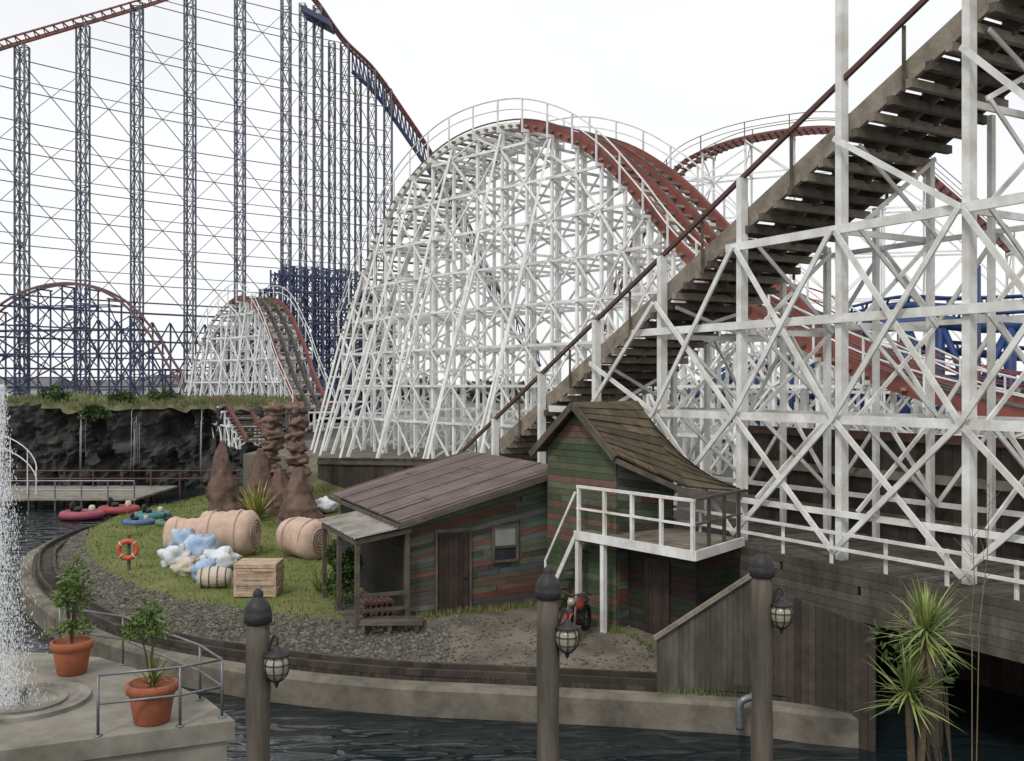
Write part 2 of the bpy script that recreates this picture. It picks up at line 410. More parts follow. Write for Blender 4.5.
def stones(n, rmin, rmax, iimin, iimax, d0, d1):
    cb = MB(); cnt = 0
    while cnt < n:
        i = R.uniform(iimin, iimax); ii = int(i); a = OC[ii].lerp(OC[ii+1], i-ii); c_ = IC[ii].lerp(IC[ii+1], i-ii); Ln = (c_-a).length; kk = min(1, Ln/9)
        d = (d0+(d1-d0)*R.random()**1.25)*kk; p = a+(c_-a)*(d/Ln)
        r = R.uniform(rmin, rmax)*(1.6 if R.random() < .05 else 1); z = gz(p.x, p.y)
        cb.blob((p.x, p.y, z+r*.15), (r*R.uniform(.8,1.4), r*R.uniform(.8,1.3), r*.7), .35, 1.5, 6, 4, seed=cnt); cnt += 1
    return cb
o = stones(7000, .02, .058, 27, 84, 1.2, 3.4).build('cobbles', m_cobble, smooth=True); tag(o, 'grey brown cobbles covering the bank above the railway', 'cobbles', kind='stuff')
o = stones(2800, .012, .04, 4, 34, 1.2, 4.2).build('gravel', m_cobble, smooth=True); tag(o, 'loose grey gravel on the dirt in front of the hut', 'gravel', kind='stuff')
def blade(mb, p, h, wd):
    az = R.uniform(0, 6.28); l = V((R.uniform(-.06,.06), R.uniform(-.06,.06), h))
    s_ = V((math.cos(az)*wd, math.sin(az)*wd, 0)); mb.add([p-s_, p+s_, p+l], [(0,1,2)])
gb = MB(); cnt = 0
while cnt < 26000:
    i = R.uniform(20, nO-2); ii = int(i); a = OC[ii].lerp(OC[ii+1], i-ii); c_ = IC[ii].lerp(IC[ii+1], i-ii); Ln = (c_-a).length; kk = min(1, Ln/9)
    d = R.uniform(2.7, Ln/kk if Ln/kk < 22 else 22)*kk
    if d > Ln: continue
    p = a+(c_-a)*(d/Ln)
    if sst(-p.x+.5*noise.noise(V((p.x*.5, p.y*.5, 3))), 3.2, 4.4) < R.random() or noise.noise(V((p.x*.9, p.y*.9, 9)))*1.1+.6 < R.random(): continue
    if d/kk < 3.3 and R.random() < .6: continue
    h = R.uniform(.03, .10)
    if R.random() < .03: h *= 2.4
    blade(gb, V((p.x, p.y, gz(p.x, p.y)-.01)), h, R.uniform(.012, .03)); cnt += 1
o = gb.build('grass', m_grass); tag(o, 'short green grass covering the island lawn', 'grass', kind='stuff')

# ------------------------------------------------------------------ coaster hill builder
def hill(name, label, cat, ctrl, width, nrow, step, level, gzv, ps, mt, mdeck, mrail, guard=True, struts=None, stringers=(0,), gmat=None, ties=True, diag=True, deckth=.42, gr=.035, dstep=1, split=None, mdeck2=None, sw=.2, minner=None):
    P = resample(ctrl, step); n = len(P)
    mid = P[n//2]; rt = root(name, label, cat, (mid.x, mid.y, gzv))
    T = []; Nn = []
    for i in range(n):
        t = P[min(i+1, n-1)]-P[max(i-1, 0)]; t.z = 0; t.normalize(); T.append(t); Nn.append(V((t.y, -t.x, 0)))
    offs = [-width/2+width*k/(nrow-1) for k in range(nrow)]
    for i in range(n):
        q = MB(); c, t, nn = P[i], T[i], Nn[i]; top = c.z-.35
        if top-gzv < .5: continue
        for o in offs:
            p = c+nn*o; q.beam((p.x, p.y, gzv), (p.x, p.y, top), ps, ps, up=t)
        z = gzv+level
        while z < top-.2:
            a = c+nn*(offs[0]-.15)+t*ps*.85; b_ = c+nn*(offs[-1]+.15)+t*ps*.85; a.z = b_.z = z
            q.beam(a, b_, ps*.55, ps*.9); z += level
        if diag:
            z = gzv; j = 0
            while z < top-.6:
                z1 = min(z+level*1.0, top)
                a = c+nn*offs[0]-t*ps*.8; b_ = c+nn*offs[-1]-t*ps*.8
                if (j+i) % 2: a, b_ = b_, a
                a = V((a.x, a.y, z)); b_ = V((b_.x, b_.y, z1)); q.beam(a, b_, ps*.45, ps*.75); z += level; j += 1
        q.beam(c+nn*(offs[0]-.25)-V((0,0,.30)), c+nn*(offs[-1]+.25)-V((0,0,.30)), ps*1.1, ps*1.1)
        q.build('trestle_bent', mt, rt)
    zmax = max(p.z for p in P)
    for r in (0, nrow-1):
        sgn = -1 if r == 0 else 1
        z = gzv+level
        while z < zmax-.5:
            q = MB()
            for i in range(n-1):
                if z < min(P[i].z, P[i+1].z)-.35:
                    a = P[i]+Nn[i]*(offs[r]+sgn*ps*.8); b_ = P[i+1]+Nn[i+1]*(offs[r]+sgn*ps*.8); a.z = b_.z = z; q.beam(a, b_, ps*.45, ps*.95)
            if q.v: q.build('ledger_beam', mt, rt)
            z += level
        if diag:
            for i in range(0, n-1, dstep):
                q = MB(); z = gzv; j = 0
                while z < min(P[i].z, P[i+1].z)-.9:
                    z1 = min(z+level, min(P[i].z, P[i+1].z)-.3)
                    a = P[i]+Nn[i]*(offs[r]+sgn*ps*1.35); b_ = P[i+1]+Nn[i+1]*(offs[r]+sgn*ps*1.35)
                    if (i//dstep+j) % 2: a, b_ = b_, a
                    q.beam(V((a.x, a.y, z)), V((b_.x, b_.y, z1)), ps*.4, ps*.75); z += level; j += 1
                if q.v: q.build('cross_brace', mt, rt)
    D = resample(ctrl, .55); nd = len(D); DN = []
    for i in range(nd):
        t = D[min(i+1, nd-1)]-D[max(i-1, 0)]; t.z = 0; t.normalize(); DN.append(V((t.y, -t.x, 0)))
    for so_ in stringers:
        qs = [MB(), MB()]
        inner = minner is not None and abs(so_) < max(stringers)-.05
        for i in range(nd-1):
            s2 = 1 if split and 512+F*D[i].x/D[i].y < split else 0
            dz = -.02 if not inner else -.06
            qs[s2].beam(D[i]+DN[i]*so_+V((0,0,dz)), D[i+1]+DN[i+1]*so_+V((0,0,dz)), sw, deckth if not s2 else deckth*.6)
        if qs[0].v: qs[0].build('track_beam', minner if inner else mdeck, rt)
        if qs[1].v: qs[1].build('track_beam', mdeck2, rt)
        q = MB(); q.tube([D[i]+DN[i]*so_+V((0,0,deckth/2+.03)) for i in range(nd)], .04, 5); q.build('rail', mrail, rt)
    if ties:
        q = MB()
        for i in range(nd): q.beam(D[i]+DN[i]*(-width/2-.1)-V((0,0,.06)), D[i]+DN[i]*(width/2+.1)-V((0,0,.06)), .16, .10)
        q.build('sleeper', m_liftpale if split else m_lift, rt)
    if guard:
        for sd in (-1, 1):
            q = MB(); o = sd*(width/2+.3)
            for i in range(n):
                p = P[i]+Nn[i]*o; q.beam(p-V((0,0,.4)), p+V((0,0,1.1)), ps*.5, ps*.5, up=T[i])
            for hz, rr in ((1.1, gr), (.62, gr*.8)):
                q.tube([D[i]+DN[i]*o+V((0,0,hz)) for i in range(nd)], rr, 5)
            q.build('guard_rail', gmat or mt, rt)
    if struts:
        for (i0, i1, stp, sd, k0, fr) in struts:
            for i in range(i0, min(i1, n), stp):
                top = gzv+(P[i].z-gzv)*fr-.4; hgt = top-gzv
                if hgt < 2: continue
                a = P[i]+Nn[i]*(sd*(width/2+.12)); a.z = top
                b_ = P[i]+Nn[i]*(sd*(width/2+.12+hgt*k0)); b_.z = gzv-.3
                q = MB(); q.beam(a, b_, ps*.85, ps*1.2)
                for f in (.35, .7):
                    c1 = a.lerp(b_, f); c2 = P[i]+Nn[i]*(sd*(width/2)); c2.z = c1.z; q.beam(c1+T[i]*ps*.7, c2+T[i]*ps*.7, ps*.4, ps*.8)
                q.build('raked_strut', mt, rt)
    return rt, P, Nn

ctrl = [at(372,330,59), at(398,262,56.5), at(432,196,53), at(480,150,49.5), at(540,132,46.5), at(594,141,44), at(642,170,41.8), at(684,213,39.8), at(728,266,37.8), at(790,318,35.5), at(860,358,33.5), at(950,396,31.5), at(1060,425,30)]
hill('wooden_coaster_hill', 'tall white timber trestle hill with red edged track curving over its crest', 'roller coaster', ctrl, 3.8, 3, 1.62, 1.8, 2.75, .125, m_white, m_red, m_rail, True,
     struts=[(0, 14, 2, 1, .30, 1.0), (1, 12, 2, 1, .36, .62)], stringers=(-1.75,-.5,.5,1.75), split=545, mdeck2=m_white, deckth=.46, sw=.19, minner=m_red)
ctrl = [at(196,400,82), at(206,368,81), at(224,325,79), at(248,301,77), at(268,304,74.5), at(285,335,72), at(298,372,70), at(314,408,68)]
hill('small_wooden_coaster_hill', 'small white timber coaster hill with red track falling to the right, beyond the totems', 'roller coaster', ctrl, 2.5, 3, 1.4, 1.7, 3.2, .12, m_whitefar, m_red, m_rail, True,
     struts=[(2, 12, 2, 1, .16, 1.0)], stringers=(-1.15,-.4,.4,1.15), deckth=.3, gr=.03, split=243, mdeck2=m_whitefar, sw=.18, minner=m_lift)
ctrl = [at(222,398,66), at(234,402,63), at(246,420,60), at(258,440,57)]
hill('low_coaster_dip', 'short low stretch of red railed wooden track dropping behind the rock spires', 'roller coaster', ctrl, 1.6, 2, 1.2, 1.2, 2.7, .11, m_whitefar, m_red, m_rail, False, stringers=(-.6,.6), deckth=.3, sw=.15)
ctrl = [at(740,300,47), at(800,312,45), at(860,345,43), at(930,378,41), at(1000,398,39.5), at(1070,410,38)]
hill('red_track_run', 'red edged timber track sweeping down to the right behind the white trestle and blue tubes', 'roller coaster', ctrl, 2.4, 2, 1.7, 1.7, 2.7, .12, m_white, m_red, m_rail, True, stringers=(-1.0,-.3,.3,1.0), deckth=.4, sw=.18, gmat=m_red)
ctrl = [at(600,330,88), at(640,235,86), at(675,175,84), at(720,148,81), at(780,134,79), at(840,131,77), at(895,150,76), at(950,195,75), at(1010,250,74)]
hill('red_track_hill', 'distant red tracked coaster hump seen above and behind the timber lift', 'roller coaster', ctrl, 2.0, 2, 3.4, 3.4, 2.7, .14, m_whitefar, m_redfar, m_redfar, True, stringers=(-.6,.6), gmat=m_redfar, deckth=.3)
ctrl = [at(-60,372,96), at(-20,325,95), at(25,293,94), at(75,284,93), at(118,298,92), at(150,330,91), at(172,365,90), at(190,392,89)]
hill('steel_arch_hill', 'low dark lattice coaster arch with dull red track at the far left below the tall towers', 'roller coaster', ctrl, 1.8, 2, 2.4, 2.2, 2.7, .12, m_steelblue, m_redmute, m_redmute, False, stringers=(-.5,.5), ties=False, deckth=.14)

# ------------------------------------------------------------------ tall steel coaster
def SY(px): return 96+px*.075
tk = [(-60,64),(0,44),(75,22),(150,0),(215,-22),(262,-38),(292,-28),(318,2),(345,40),(375,70),(405,112),(435,158),(465,215),(500,290),(540,345)]
TP_ = catmull([at(a, b_, SY(a)) for a, b_ in tk], 8)
st = root('steel_coaster', 'very tall steel coaster of slate blue lattice towers with a red lift track and drop', 'roller coaster', (ax(200,110), 110, 2.7))
def trackz(px):
    best = None
    for p in TP_:
        q = 512+F*p.x/p.y
        if best is None or abs(q-px) < best[0]: best = (abs(q-px), p.z)
    return best[1]
for o in (-.6, .6):
    q = MB(); q.tube([p+V((0, o*1.2, 0)) for p in TP_], .12, 6); q.build('rail', m_redfar, st)
q = MB(); q.tube([p-V((0,0,.55)) for p in TP_], .16, 6)
for i in range(0, len(TP_), 1):
    p = TP_[i]; q.beam(p+V((0,-.9,0)), p+V((0,.9,0)), .11); q.beam(p+V((0,-.7,0)), p-V((0,0,.55)), .08); q.beam(p+V((0,.7,0)), p-V((0,0,.55)), .08)
q.build('track_spine', m_redfar, st)
q = MB(); dp = [p for p in TP_ if 512+F*p.x/p.y > 350]
q.tube([p-V((0,0,2.9)) for p in dp], .26, 6)
for i in range(len(dp)-1): q.beam(dp[i]-V((0,0,.6)), dp[i+1]-V((0,0,2.9)), .15); q.beam(dp[i]-V((0,0,.6)), dp[i]-V((0,0,2.9)), .15)
q.build('drop_truss', m_steelblue, st)
q = MB(); a = at(318,6,SY(318)); q.add([a+V(v) for v in ((-1.7,-1.7,-.4),(1.7,-1.7,-2.2),(1.7,1.7,-2.2),(-1.7,1.7,-.4),(-1.7,-1.7,-1.1),(1.7,-1.7,-2.9),(1.7,1.7,-2.9),(-1.7,1.7,-1.1))], [(0,1,2,3),(7,6,5,4),(0,4,5,1),(1,5,6,2),(2,6,7,3),(3,7,4,0)]); q.build('maintenance_platform', m_steelblue, st)
def tower(px, ztop, wid, dep, lr, cell, m, gz_=2.7, Yo=0):
    Y = SY(px)+Yo; x = ax(px, Y); q = MB()
    cs = [(x-wid/2, Y-dep/2), (x+wid/2, Y-dep/2), (x+wid/2, Y+dep/2), (x-wid/2, Y+dep/2)]
    for (a, b_) in cs: q.beam((a, b_, gz_), (a, b_, ztop), lr)
    z = gz_; j = 0
    while z < ztop-.5:
        z1 = min(z+cell, ztop)
        for k in range(4):
            a = cs[k]; b_ = cs[(k+1) % 4]
            if (j+k) % 2: a, b_ = b_, a
            q.beam((*a, z), (*b_, z1), lr*.5)
            if k == 0: q.beam((*b_, z+.02), (*a, z1), lr*.45)
            q.beam((*a, z1), (*b_, z1), lr*.5)
        z += cell; j += 1
    q.build('lattice_tower', m, st); return x, Y
TW = []
for px in (-40,22,83,137,190,240,286,318,345,372,388):
    zt = trackz(px)-.6; TW.append((*tower(px, zt, .95, 1.0, .155, 2.4, m_steel), zt))
for px in (303,332,358): tower(px, trackz(px)-1.2, .7, 1.0, .13, 3.0, m_steel, Yo=4)
BT = []
for k, px in enumerate(range(222, 396, 11)):
    zt = 12.5+7.5*sst(px, 240, 285)-4*sst(px, 350, 390); BT.append((*tower(px, zt, .95, 2.0, .18, 1.8, m_steelblue, Yo=-3), zt))
for z in (4.5, 6.3, 8.1, 9.9, 11.7, 13.5, 15.3, 17.1, 18.9):
    q = MB()
    for i in range(len(BT)-1):
        (x0, y0, a), (x1, y1, b_) = BT[i], BT[i+1]
        if z < min(a, b_): q.beam((x0, y0-1.05, z), (x1, y1-1.05, z), .2, .26); q.beam((x0, y0-1.2, z-1.8 if i % 2 else z), (x1, y1-1.2, z if i % 2 else z-1.8), .13)
    if q.v: q.build('base_girder', m_steelblue, st)
for z in range(5, 64, 3):
    q = MB()
    for i in range(len(TW)-1):
        (x0, y0, a), (x1, y1, b_) = TW[i], TW[i+1]
        lo = z <= 14
        if z < min(a, b_)+1: q.beam((x0, y0-.6, z), (x1, y1-.6, z), .19 if lo else .085)
        if z < min(a, b_)+1 and (z % 2 or z < 30): q.beam((x0, y0+.6, z+1.2), (x1, y1+.6, z+1.2), .14 if lo else .07)
    if q.v: q.build('tie_beam', m_steel if z > 14 else m_steelblue, st)
for i in range(len(TW)-1):
    (x0, y0, a), (x1, y1, b_) = TW[i], TW[i+1]
    q = MB()
    nseg = 3 if x1-x0 > 4 else 1
    for s in range(nseg):
        xa, ya, xb, yb = lerp(x0,x1,s/nseg), lerp(y0,y1,s/nseg), lerp(x0,x1,(s+1)/nseg), lerp(y0,y1,(s+1)/nseg)
        if s: q.beam((xa, ya-.7, 2.7), (xa, ya-.7, 13), .16)
        for z in (2.7, 6.2, 9.7):
            q.beam((xa, ya-.9, z), (xb, yb-.9, z+3.4), .13); q.beam((xb, yb-.8, z), (xa, ya-.8, z+3.4), .13)
    q.build('base_bracing', m_steelblue, st)
    q = MB(); z = 14; j = i
    while z+6 < min(a, b_):
        q.beam((x0, y0-.5, z), (x1, y1-.5, z+6), .06)
        if x1-x0 < 4.5: q.beam((x1, y1-.42, z), (x0, y0-.42, z+6), .07)
        z += 6; j += 1
    if q.v: q.build('stay_rod', m_steel, st)

# ------------------------------------------------------------------ blue tube coaster (right, behind)
bc = root('blue_tube_coaster', 'blue tubular steel coaster with thick tubes and columns half hidden behind the white trestle', 'roller coaster', (ax(930,48), 48, 2.7))
for pts, r in (([(690,398,56),(750,368,55),(815,345,53),(870,328,52),(930,322,51),(985,326,50),(1060,322,49)], .38), ([(720,412,55),(800,396,54),(880,382,53),(960,380,52),(1060,386,51)], .28), ([(850,316,55),(900,306,54),(960,308,52),(1060,304,51)], .24), ([(800,362,56),(850,372,55),(910,352,53),(960,352,52),(1050,360,51)], .22)):
    pp = catmull([at(*p) for p in pts], 8)
    q = MB(); q.tube(pp, r, 10); sp_ = q.build('spine_tube', m_blue, bc, True)
    for o in (-.5, .5):
        q = MB(); q.tube([p+V((0, o*.9, r+.25)) for p in pp], .08, 6)
        for i in range(0, len(pp), 3): q.beam(pp[i], pp[i]+V((0, o*.9, r+.25)), .1)
        q.build('running_rail', m_blue, sp_, True)
for px, Y, t, r in ((973,49,266,.36),(820,53,330,.28),(905,51.5,312,.28),(760,55,362,.28),(728,56,372,.3),(1010,49.6,318,.3),(865,52.3,318,.24),(940,50.8,306,.24),(790,54,348,.22)):
    a = at(px, t, Y); q = MB(); q.tube([(a.x, Y, 2.6), (a.x, Y, a.z)], r, 10); q.lathe([(r*1.7,0),(r*1.7,.15)], (a.x, Y, 2.75), 10); q.build('support_column', m_blue if r != .36 else m_steelblue, bc, True)
for (a, b_) in ((at(820,332,53), at(865,415,52)), (at(865,330,52.5), at(905,412,51.5)), (at(905,320,51.5), at(940,405,51)), (at(940,320,50.8), at(973,400,49.5)), (at(760,366,55), at(820,415,53.5)), (at(1010,325,49.7), at(973,400,49.3))):
    q = MB(); q.tube([a, b_], .18, 8); q.build('diagonal_tube', m_blue, bc, True)

# ------------------------------------------------------------------ timber lift hill (foreground right)
Tn = V((-.502,.865,0)); Rn = V((.865,.502,0))
def LP(i, o=0, z=0): return V((8.424-1.4526*i, 18+2.502*i, z))+Rn*o
def zd(i): return 13.05-1.46*i
lf = root('timber_lift_hill', 'weathered timber coaster lift climbing to the upper right on white posts with a brown handrail', 'roller coaster', LP(1, 0, 2.9))
Wd = 2.45
for i in (-1,0,1,2,3,4,5,6):
    top = zd(i)+1.0
    if i == 1: top = 17.5
    for o in (0, Wd):
        q = MB(); sz = .21 if o == 0 else .15
        if o == 0: q.beam(LP(i, -.30, 2.75), LP(i, -.30, top), sz, sz*.75, up=Tn)
        else: q.beam(LP(i, o, 2.75), LP(i, o, zd(i)-.4), sz, sz*.8, up=Tn)
        q.build('post', m_whitenear, lf)
    q = MB(); z = 5.7
    while z < zd(i)-.6:
        q.beam(LP(i, -.1, z)+Tn*.14, LP(i, Wd+.2, z)+Tn*.14, .06, .13); z += 1.93
    z = 3.8; j = i
    while z < zd(i)-1:
        z1 = min(z+1.93, zd(i)-.3)
        q.beam(LP(i, 0, z)-Tn*.13, LP(i, Wd, z1)-Tn*.13, .04, .09); q.beam(LP(i, Wd, z)-Tn*.18, LP(i, 0, z1)-Tn*.18, .04, .09)
        z += 1.93; j += 1
    if q.v: q.build('cross_frame', m_whitenear, lf)
for i in (-.5, .5, 1.5, 2.5, 3.5):
    q = MB(); q.beam(LP(i, Wd, 2.75), LP(i, Wd, zd(i)-.4), .13, .11, up=Tn); q.build('post', m_whitenear, lf)
LV = [3.8, 5.7, 7.75, 9.55]
for o, sg in ((-.30, -1), (Wd, 1)):
    for z in LV:
        imax = min(6, (13.05-z-.4)/1.46)
        if z == 3.8 and o < 0: imax = 2.6
        q = MB(); q.beam(LP(-1.6, o+sg*.15, z), LP(imax, o+sg*.15, z), .07, (.18 if z > 4 else .12) if o < 0 else .11); q.build('ledger_beam', m_whitenear, lf)
for i in range(-1, 4):
    for za, zb in ((3.0, 5.7), (5.7, 9.55), (9.55, 12.4)):
        lim = zd(i+1)-.2
        if za > lim-1: continue
        zb1 = min(zb, lim); zb2 = min(zb, zd(i)-.2)
        q = MB(); q.beam(LP(i, -.54, za), LP(i+1, -.54, zb1), .05, .11); q.build('brace', m_whitenear, lf)
        if za < 9: q = MB(); q.beam(LP(i+1, -.60, za), LP(i, -.60, zb2), .05, .11); q.build('brace', m_whitenear, lf)
    for za, zb in ((3.8, 5.7), (5.7, 7.7), (7.75, 9.55)):
        for s in (0, .5):
            if zb > zd(i+s+.5)-.2: continue
            a, b_ = (i+s, i+s+.5) if (int(i*2+s*2)+int(za)) % 2 else (i+s+.5, i+s)
            q = MB(); q.beam(LP(a, Wd+.24, za), LP(b_, Wd+.24, zb), .05, .09); q.build('brace', m_whitenear, lf)
# track
for o in (-.12, .86, 1.55, 2.5):
    e = o < 0 or o > 2
    q = MB(); q.beam(LP(-2.2, o, zd(-2.2)+(.06 if e else -.1)), LP(7.9, o, zd(7.9)+(.06 if e else -.1)), .10, .42 if e else .3); q.build('stringer', m_liftpale if o < 0 else m_lift, lf)
i = -2.1
while i < 7.7:
    q = MB(); q.beam(LP(i, -.28, zd(i)-.26), LP(i, Wd+.25, zd(i)-.26), .14, .17); q.build('joist', m_liftpale if R.random() < .5 else m_lift, lf); i += .15
q = MB(); i = -2.1
while i < 7.7:
    q.beam(LP(i, -.06, zd(i)+.13), LP(i, .845, zd(i)+.13), .30, .09); i += .1
q.build('walkway_board', m_liftpale, lf)
q = MB(); i = -2.1
while i < 7.7:
    q.beam(LP(i, .85, zd(i)+.11), LP(i, Wd, zd(i)+.11), .29, .11); i += .1
q.build('sleeper', m_lift, lf)
for o in (1.2, 2.1):
    q = MB(); q.beam(LP(-2.2, o, zd(-2.2)+.28), LP(7.7, o, zd(7.7)+.28), .09, .12); q.build('rail', m_rail, lf)
for o in (-.3, Wd+.3):
    q = MB(); q.beam(LP(-2.2, o, zd(-2.2)+1.0), LP(7.6, o, zd(7.6)+1.0), .085, .10)
    q.build('handrail', m_brownrail, lf)
    i = -1.5
    while i < 7.3:
        q = MB(); q.beam(LP(i, o+.07, zd(i)-.3), LP(i, o+.07, zd(i)+.95), .06, .06); q.build('handrail_post', m_lift, lf); i += 1

fw = root('tall_plank_wall', 'tall dark plank wall behind the white trestle posts at the right edge', 'fence', LP(0, Wd+.5, 2.7))
A, B = LP(3.2, Wd+.6, 0), LP(-2.4, Wd+.6, 0)
def zz(p, z): return V((p.x, p.y, z))
q = MB(); q.boards(zz(A,.0), zz(A,5.1), zz(B,5.15), zz(B,.0), 70, .05, gap=.04); q.build('plank_panel', m_darkwood, fw)
for z in (3.3, 4.3, 5.2):
    q = MB(); q.beam(zz(A, z)-Rn*.09, zz(B, z)-Rn*.09, .10, .2); q.build('rail', m_brownrail if z > 5 else m_liftpale, fw)
fb = root('timber_footbridge', 'raised timber walkway with boarded side and white handrail at the foot of the white trestle', 'bridge', LP(0, -.9, 0))
q = MB(); q.boards(LP(3.2,-1.0,2.82), LP(3.2,Wd+.5,2.82), LP(-2.4,Wd+.5,2.82), LP(-2.4,-1.0,2.82), 90, .07, gap=.06); q.build('deck', m_greyplank, fb)
q = MB(); q.boards(LP(2.5,-1.05,1.9), LP(-2.4,-1.05,1.9), LP(-2.4,-1.05,2.9), LP(2.5,-1.05,2.9), 6, .05, pieces=3, gap=.05); q.build('side_board', m_greyplank, fb)
for i in (2.3, 1.2, .1, -1, -2):
    for o in (-.85, 2.2):
        q = MB(); q.tube([LP(i, o, -.5), LP(i, o, 2.78)], .14, 8); q.build('pile', m_darkwood, fb)
for z in (3.5, 3.2):
    q = MB(); q.beam(LP(2.7,-1.0,z), LP(-2.4,-1.0,z), .05, .06); q.build('handrail', m_whitenear, fb)
i = 2.7
while i > -2.4:
    q = MB(); q.beam(LP(i,-.92,2.85), LP(i,-.92,3.52), .06, .06); q.build('rail_post', m_whitenear, fb); i -= .45
ab = root('sloped_plank_screen', 'grey vertical plank screen with sloping top between the balcony and the footbridge', 'fence', (3.6, 18.9, .4))
q = MB(); q.boards((2.75,19.0,.3), (2.75,19.0,1.55), (4.75,18.75,3.0), (4.75,18.75,.3), 20, .05, gap=.05); q.build('plank_panel', m_greyplank, ab)
q = MB(); q.boards((4.78,18.75,-.2), (4.78,18.75,2.62), (6.35,17.45,2.15), (6.35,17.45,-.2), 15, .05, gap=.05); q.build('lower_panel', m_darkwood, ab)
q = MB(); q.beam((2.7,18.96,1.6), (4.78,18.7,3.05), .09, .08); q.build('capping_rail', m_liftpale, ab)
q = MB(); q.tube(catmull([(4.1,18.0,.2),(4.1,18.0,.62),(4.2,18.0,.75),(4.5,18.1,.78)], 5), .07, 10)
o = q.build('drain_pipe', m_galv, smooth=True); tag(o, 'grey blue bent drain pipe at the quay edge below the plank screen', 'pipe')

# ------------------------------------------------------------------ hut
th = math.radians(24); U = V((math.cos(th), math.sin(th), 0)); W_ = V((-math.sin(th), math.cos(th), 0)); HO = V((-2.5,23.5,0))
def HP(u, v, z): return HO+U*u+W_*v+V((0,0,z))
gb0 = .85
hut = root('plank_hut', 'low hut of faded red and green planks with a weathered sheet roof beside the lawn', 'hut', HP(1.9, 3, gb0))
q = MB(); q.boards(HP(0,0,gb0), HP(3.86,0,gb0), HP(3.86,0,4.15), HP(0,0,3.2), 22, .05, pieces=3, gap=.05, jit=.02); q.build('front_wall', m_plank, hut)
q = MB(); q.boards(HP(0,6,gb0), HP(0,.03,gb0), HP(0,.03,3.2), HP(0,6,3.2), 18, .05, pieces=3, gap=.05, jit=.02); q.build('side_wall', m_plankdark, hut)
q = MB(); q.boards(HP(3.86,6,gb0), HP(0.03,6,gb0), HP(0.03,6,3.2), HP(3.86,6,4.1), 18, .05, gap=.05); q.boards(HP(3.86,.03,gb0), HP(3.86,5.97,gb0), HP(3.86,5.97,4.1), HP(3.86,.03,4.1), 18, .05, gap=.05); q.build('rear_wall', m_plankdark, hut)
q = MB(); q.boards(HP(-.25,-.45,3.22), HP(4.0,-.45,4.34), HP(4.0,6.3,4.34), HP(-.25,6.3,3.22), 11, .05, pieces=3, gap=-.03, jit=.02); rf = q.build('roof', m_tin, hut)
q = MB()
for k in range(6):
    v = -.3+6.4*k/5; q.beam(HP(-.27,v,3.262), HP(4.0,v,4.382), .035, .035)
q.build('roof_seam', m_tin, rf)
q = MB(); q.beam(HP(-.3,-.5,3.14), HP(4.0,-.5,4.26), .04, .10); q.beam(HP(-.3,-.5,3.14), HP(-.3,6.3,3.14), .04, .10); q.build('fascia', m_lift, rf)
q = MB(); q.boards(HP(.80,-.07,gb0), HP(.80,-.07,gb0+2.0), HP(1.55,-.07,gb0+2.0), HP(1.55,-.07,gb0), 6, .05, gap=.05); dr = q.build('door', m_door, hut)
q = MB(); q.blob(HP(1.45,-.12,gb0+.95), .04, 0); q.build('handle', m_black, dr)
q = MB()
for u in (.74, 1.61): q.beam(HP(u,-.07,gb0), HP(u,-.07,gb0+2.06), .06, .05, up=W_)
q.beam(HP(.7,-.07,gb0+2.08), HP(1.65,-.07,gb0+2.08), .05, .07); q.build('door_frame', m_lift, hut)
wn = MB()
for (a, b_) in (((2.2,2.1),(2.84,2.1)), ((2.2,2.95),(2.84,2.95)), ((2.2,2.06),(2.2,2.99)), ((2.84,2.06),(2.84,2.99)), ((2.22,2.45),(2.82,2.45))):
    wn.beam(HP(a[0],-.08,a[1]), HP(b_[0],-.08,b_[1]), .06, .05, up=W_)
wo = wn.build('window', m_lift, hut)
q = MB(); q.boards(HP(2.24,-.055,2.48), HP(2.8,-.055,2.48), HP(2.8,-.055,2.93), HP(2.24,-.055,2.93), 1, .03, gap=0, jit=0); q.build('pane', m_pane, wo)
q = MB(); q.boards(HP(2.24,-.055,2.12), HP(2.8,-.055,2.12), HP(2.8,-.055,2.43), HP(2.24,-.055,2.43), 1, .03, gap=0, jit=0); q.build('pane', m_glassd, wo)
q = MB()
for u in (0, 3.86): q.beam(HP(u,-.05,gb0), HP(u,-.05,3.2 if u == 0 else 4.1), .10, .09, up=W_)
q.build('corner_board', m_lift, hut)
q = MB(); nC = 34; vs = []; fs = []
for k in range(nC+1):
    v = -.5+3.6*k/nC; z = .022*math.cos(k*math.pi)
    vs += [HP(.02,v,3.14+z), HP(-1.35,v,2.92+z)]
for k in range(nC): fs.append((2*k, 2*k+1, 2*k+3, 2*k+2))
q.add(vs, fs); pr = q.build('porch_roof', m_corr, hut)
q = MB(); q.beam(HP(-1.28,-.4,2.82), HP(-1.28,2.9,2.82), .07, .10); q.beam(HP(-1.3,-.4,2.84), HP(0,-.4,3.04), .05, .10); q.build('porch_beam', m_lift, pr)
for (u, v) in ((-1.26,-.35),(-1.26,1.3),(-1.26,2.8),(-.06,-.3)):
    q = MB(); q.beam(HP(u,v,gb0-.1), HP(u,v,2.8 if u < -1 else 3.0), .10, .10, up=W_); q.build('porch_post', m_lift, hut)
q = MB(); q.boards(HP(-1.3,-.35,gb0+.06), HP(-.05,-.35,gb0+.06), HP(-.05,2.9,gb0+.06), HP(-1.3,2.9,gb0+.06), 14, .08, gap=.05); q.build('porch_floor', m_lift, hut)
q = MB(); q.beam(HP(-1.2,-.32,gb0+.75), HP(-.1,-.32,gb0+.75), .05, .08); q.beam(HP(-1.2,-.32,gb0+.4), HP(-.1,-.32,gb0+.4), .04, .07)
q.build('porch_rail', m_lift, hut)
q = MB()
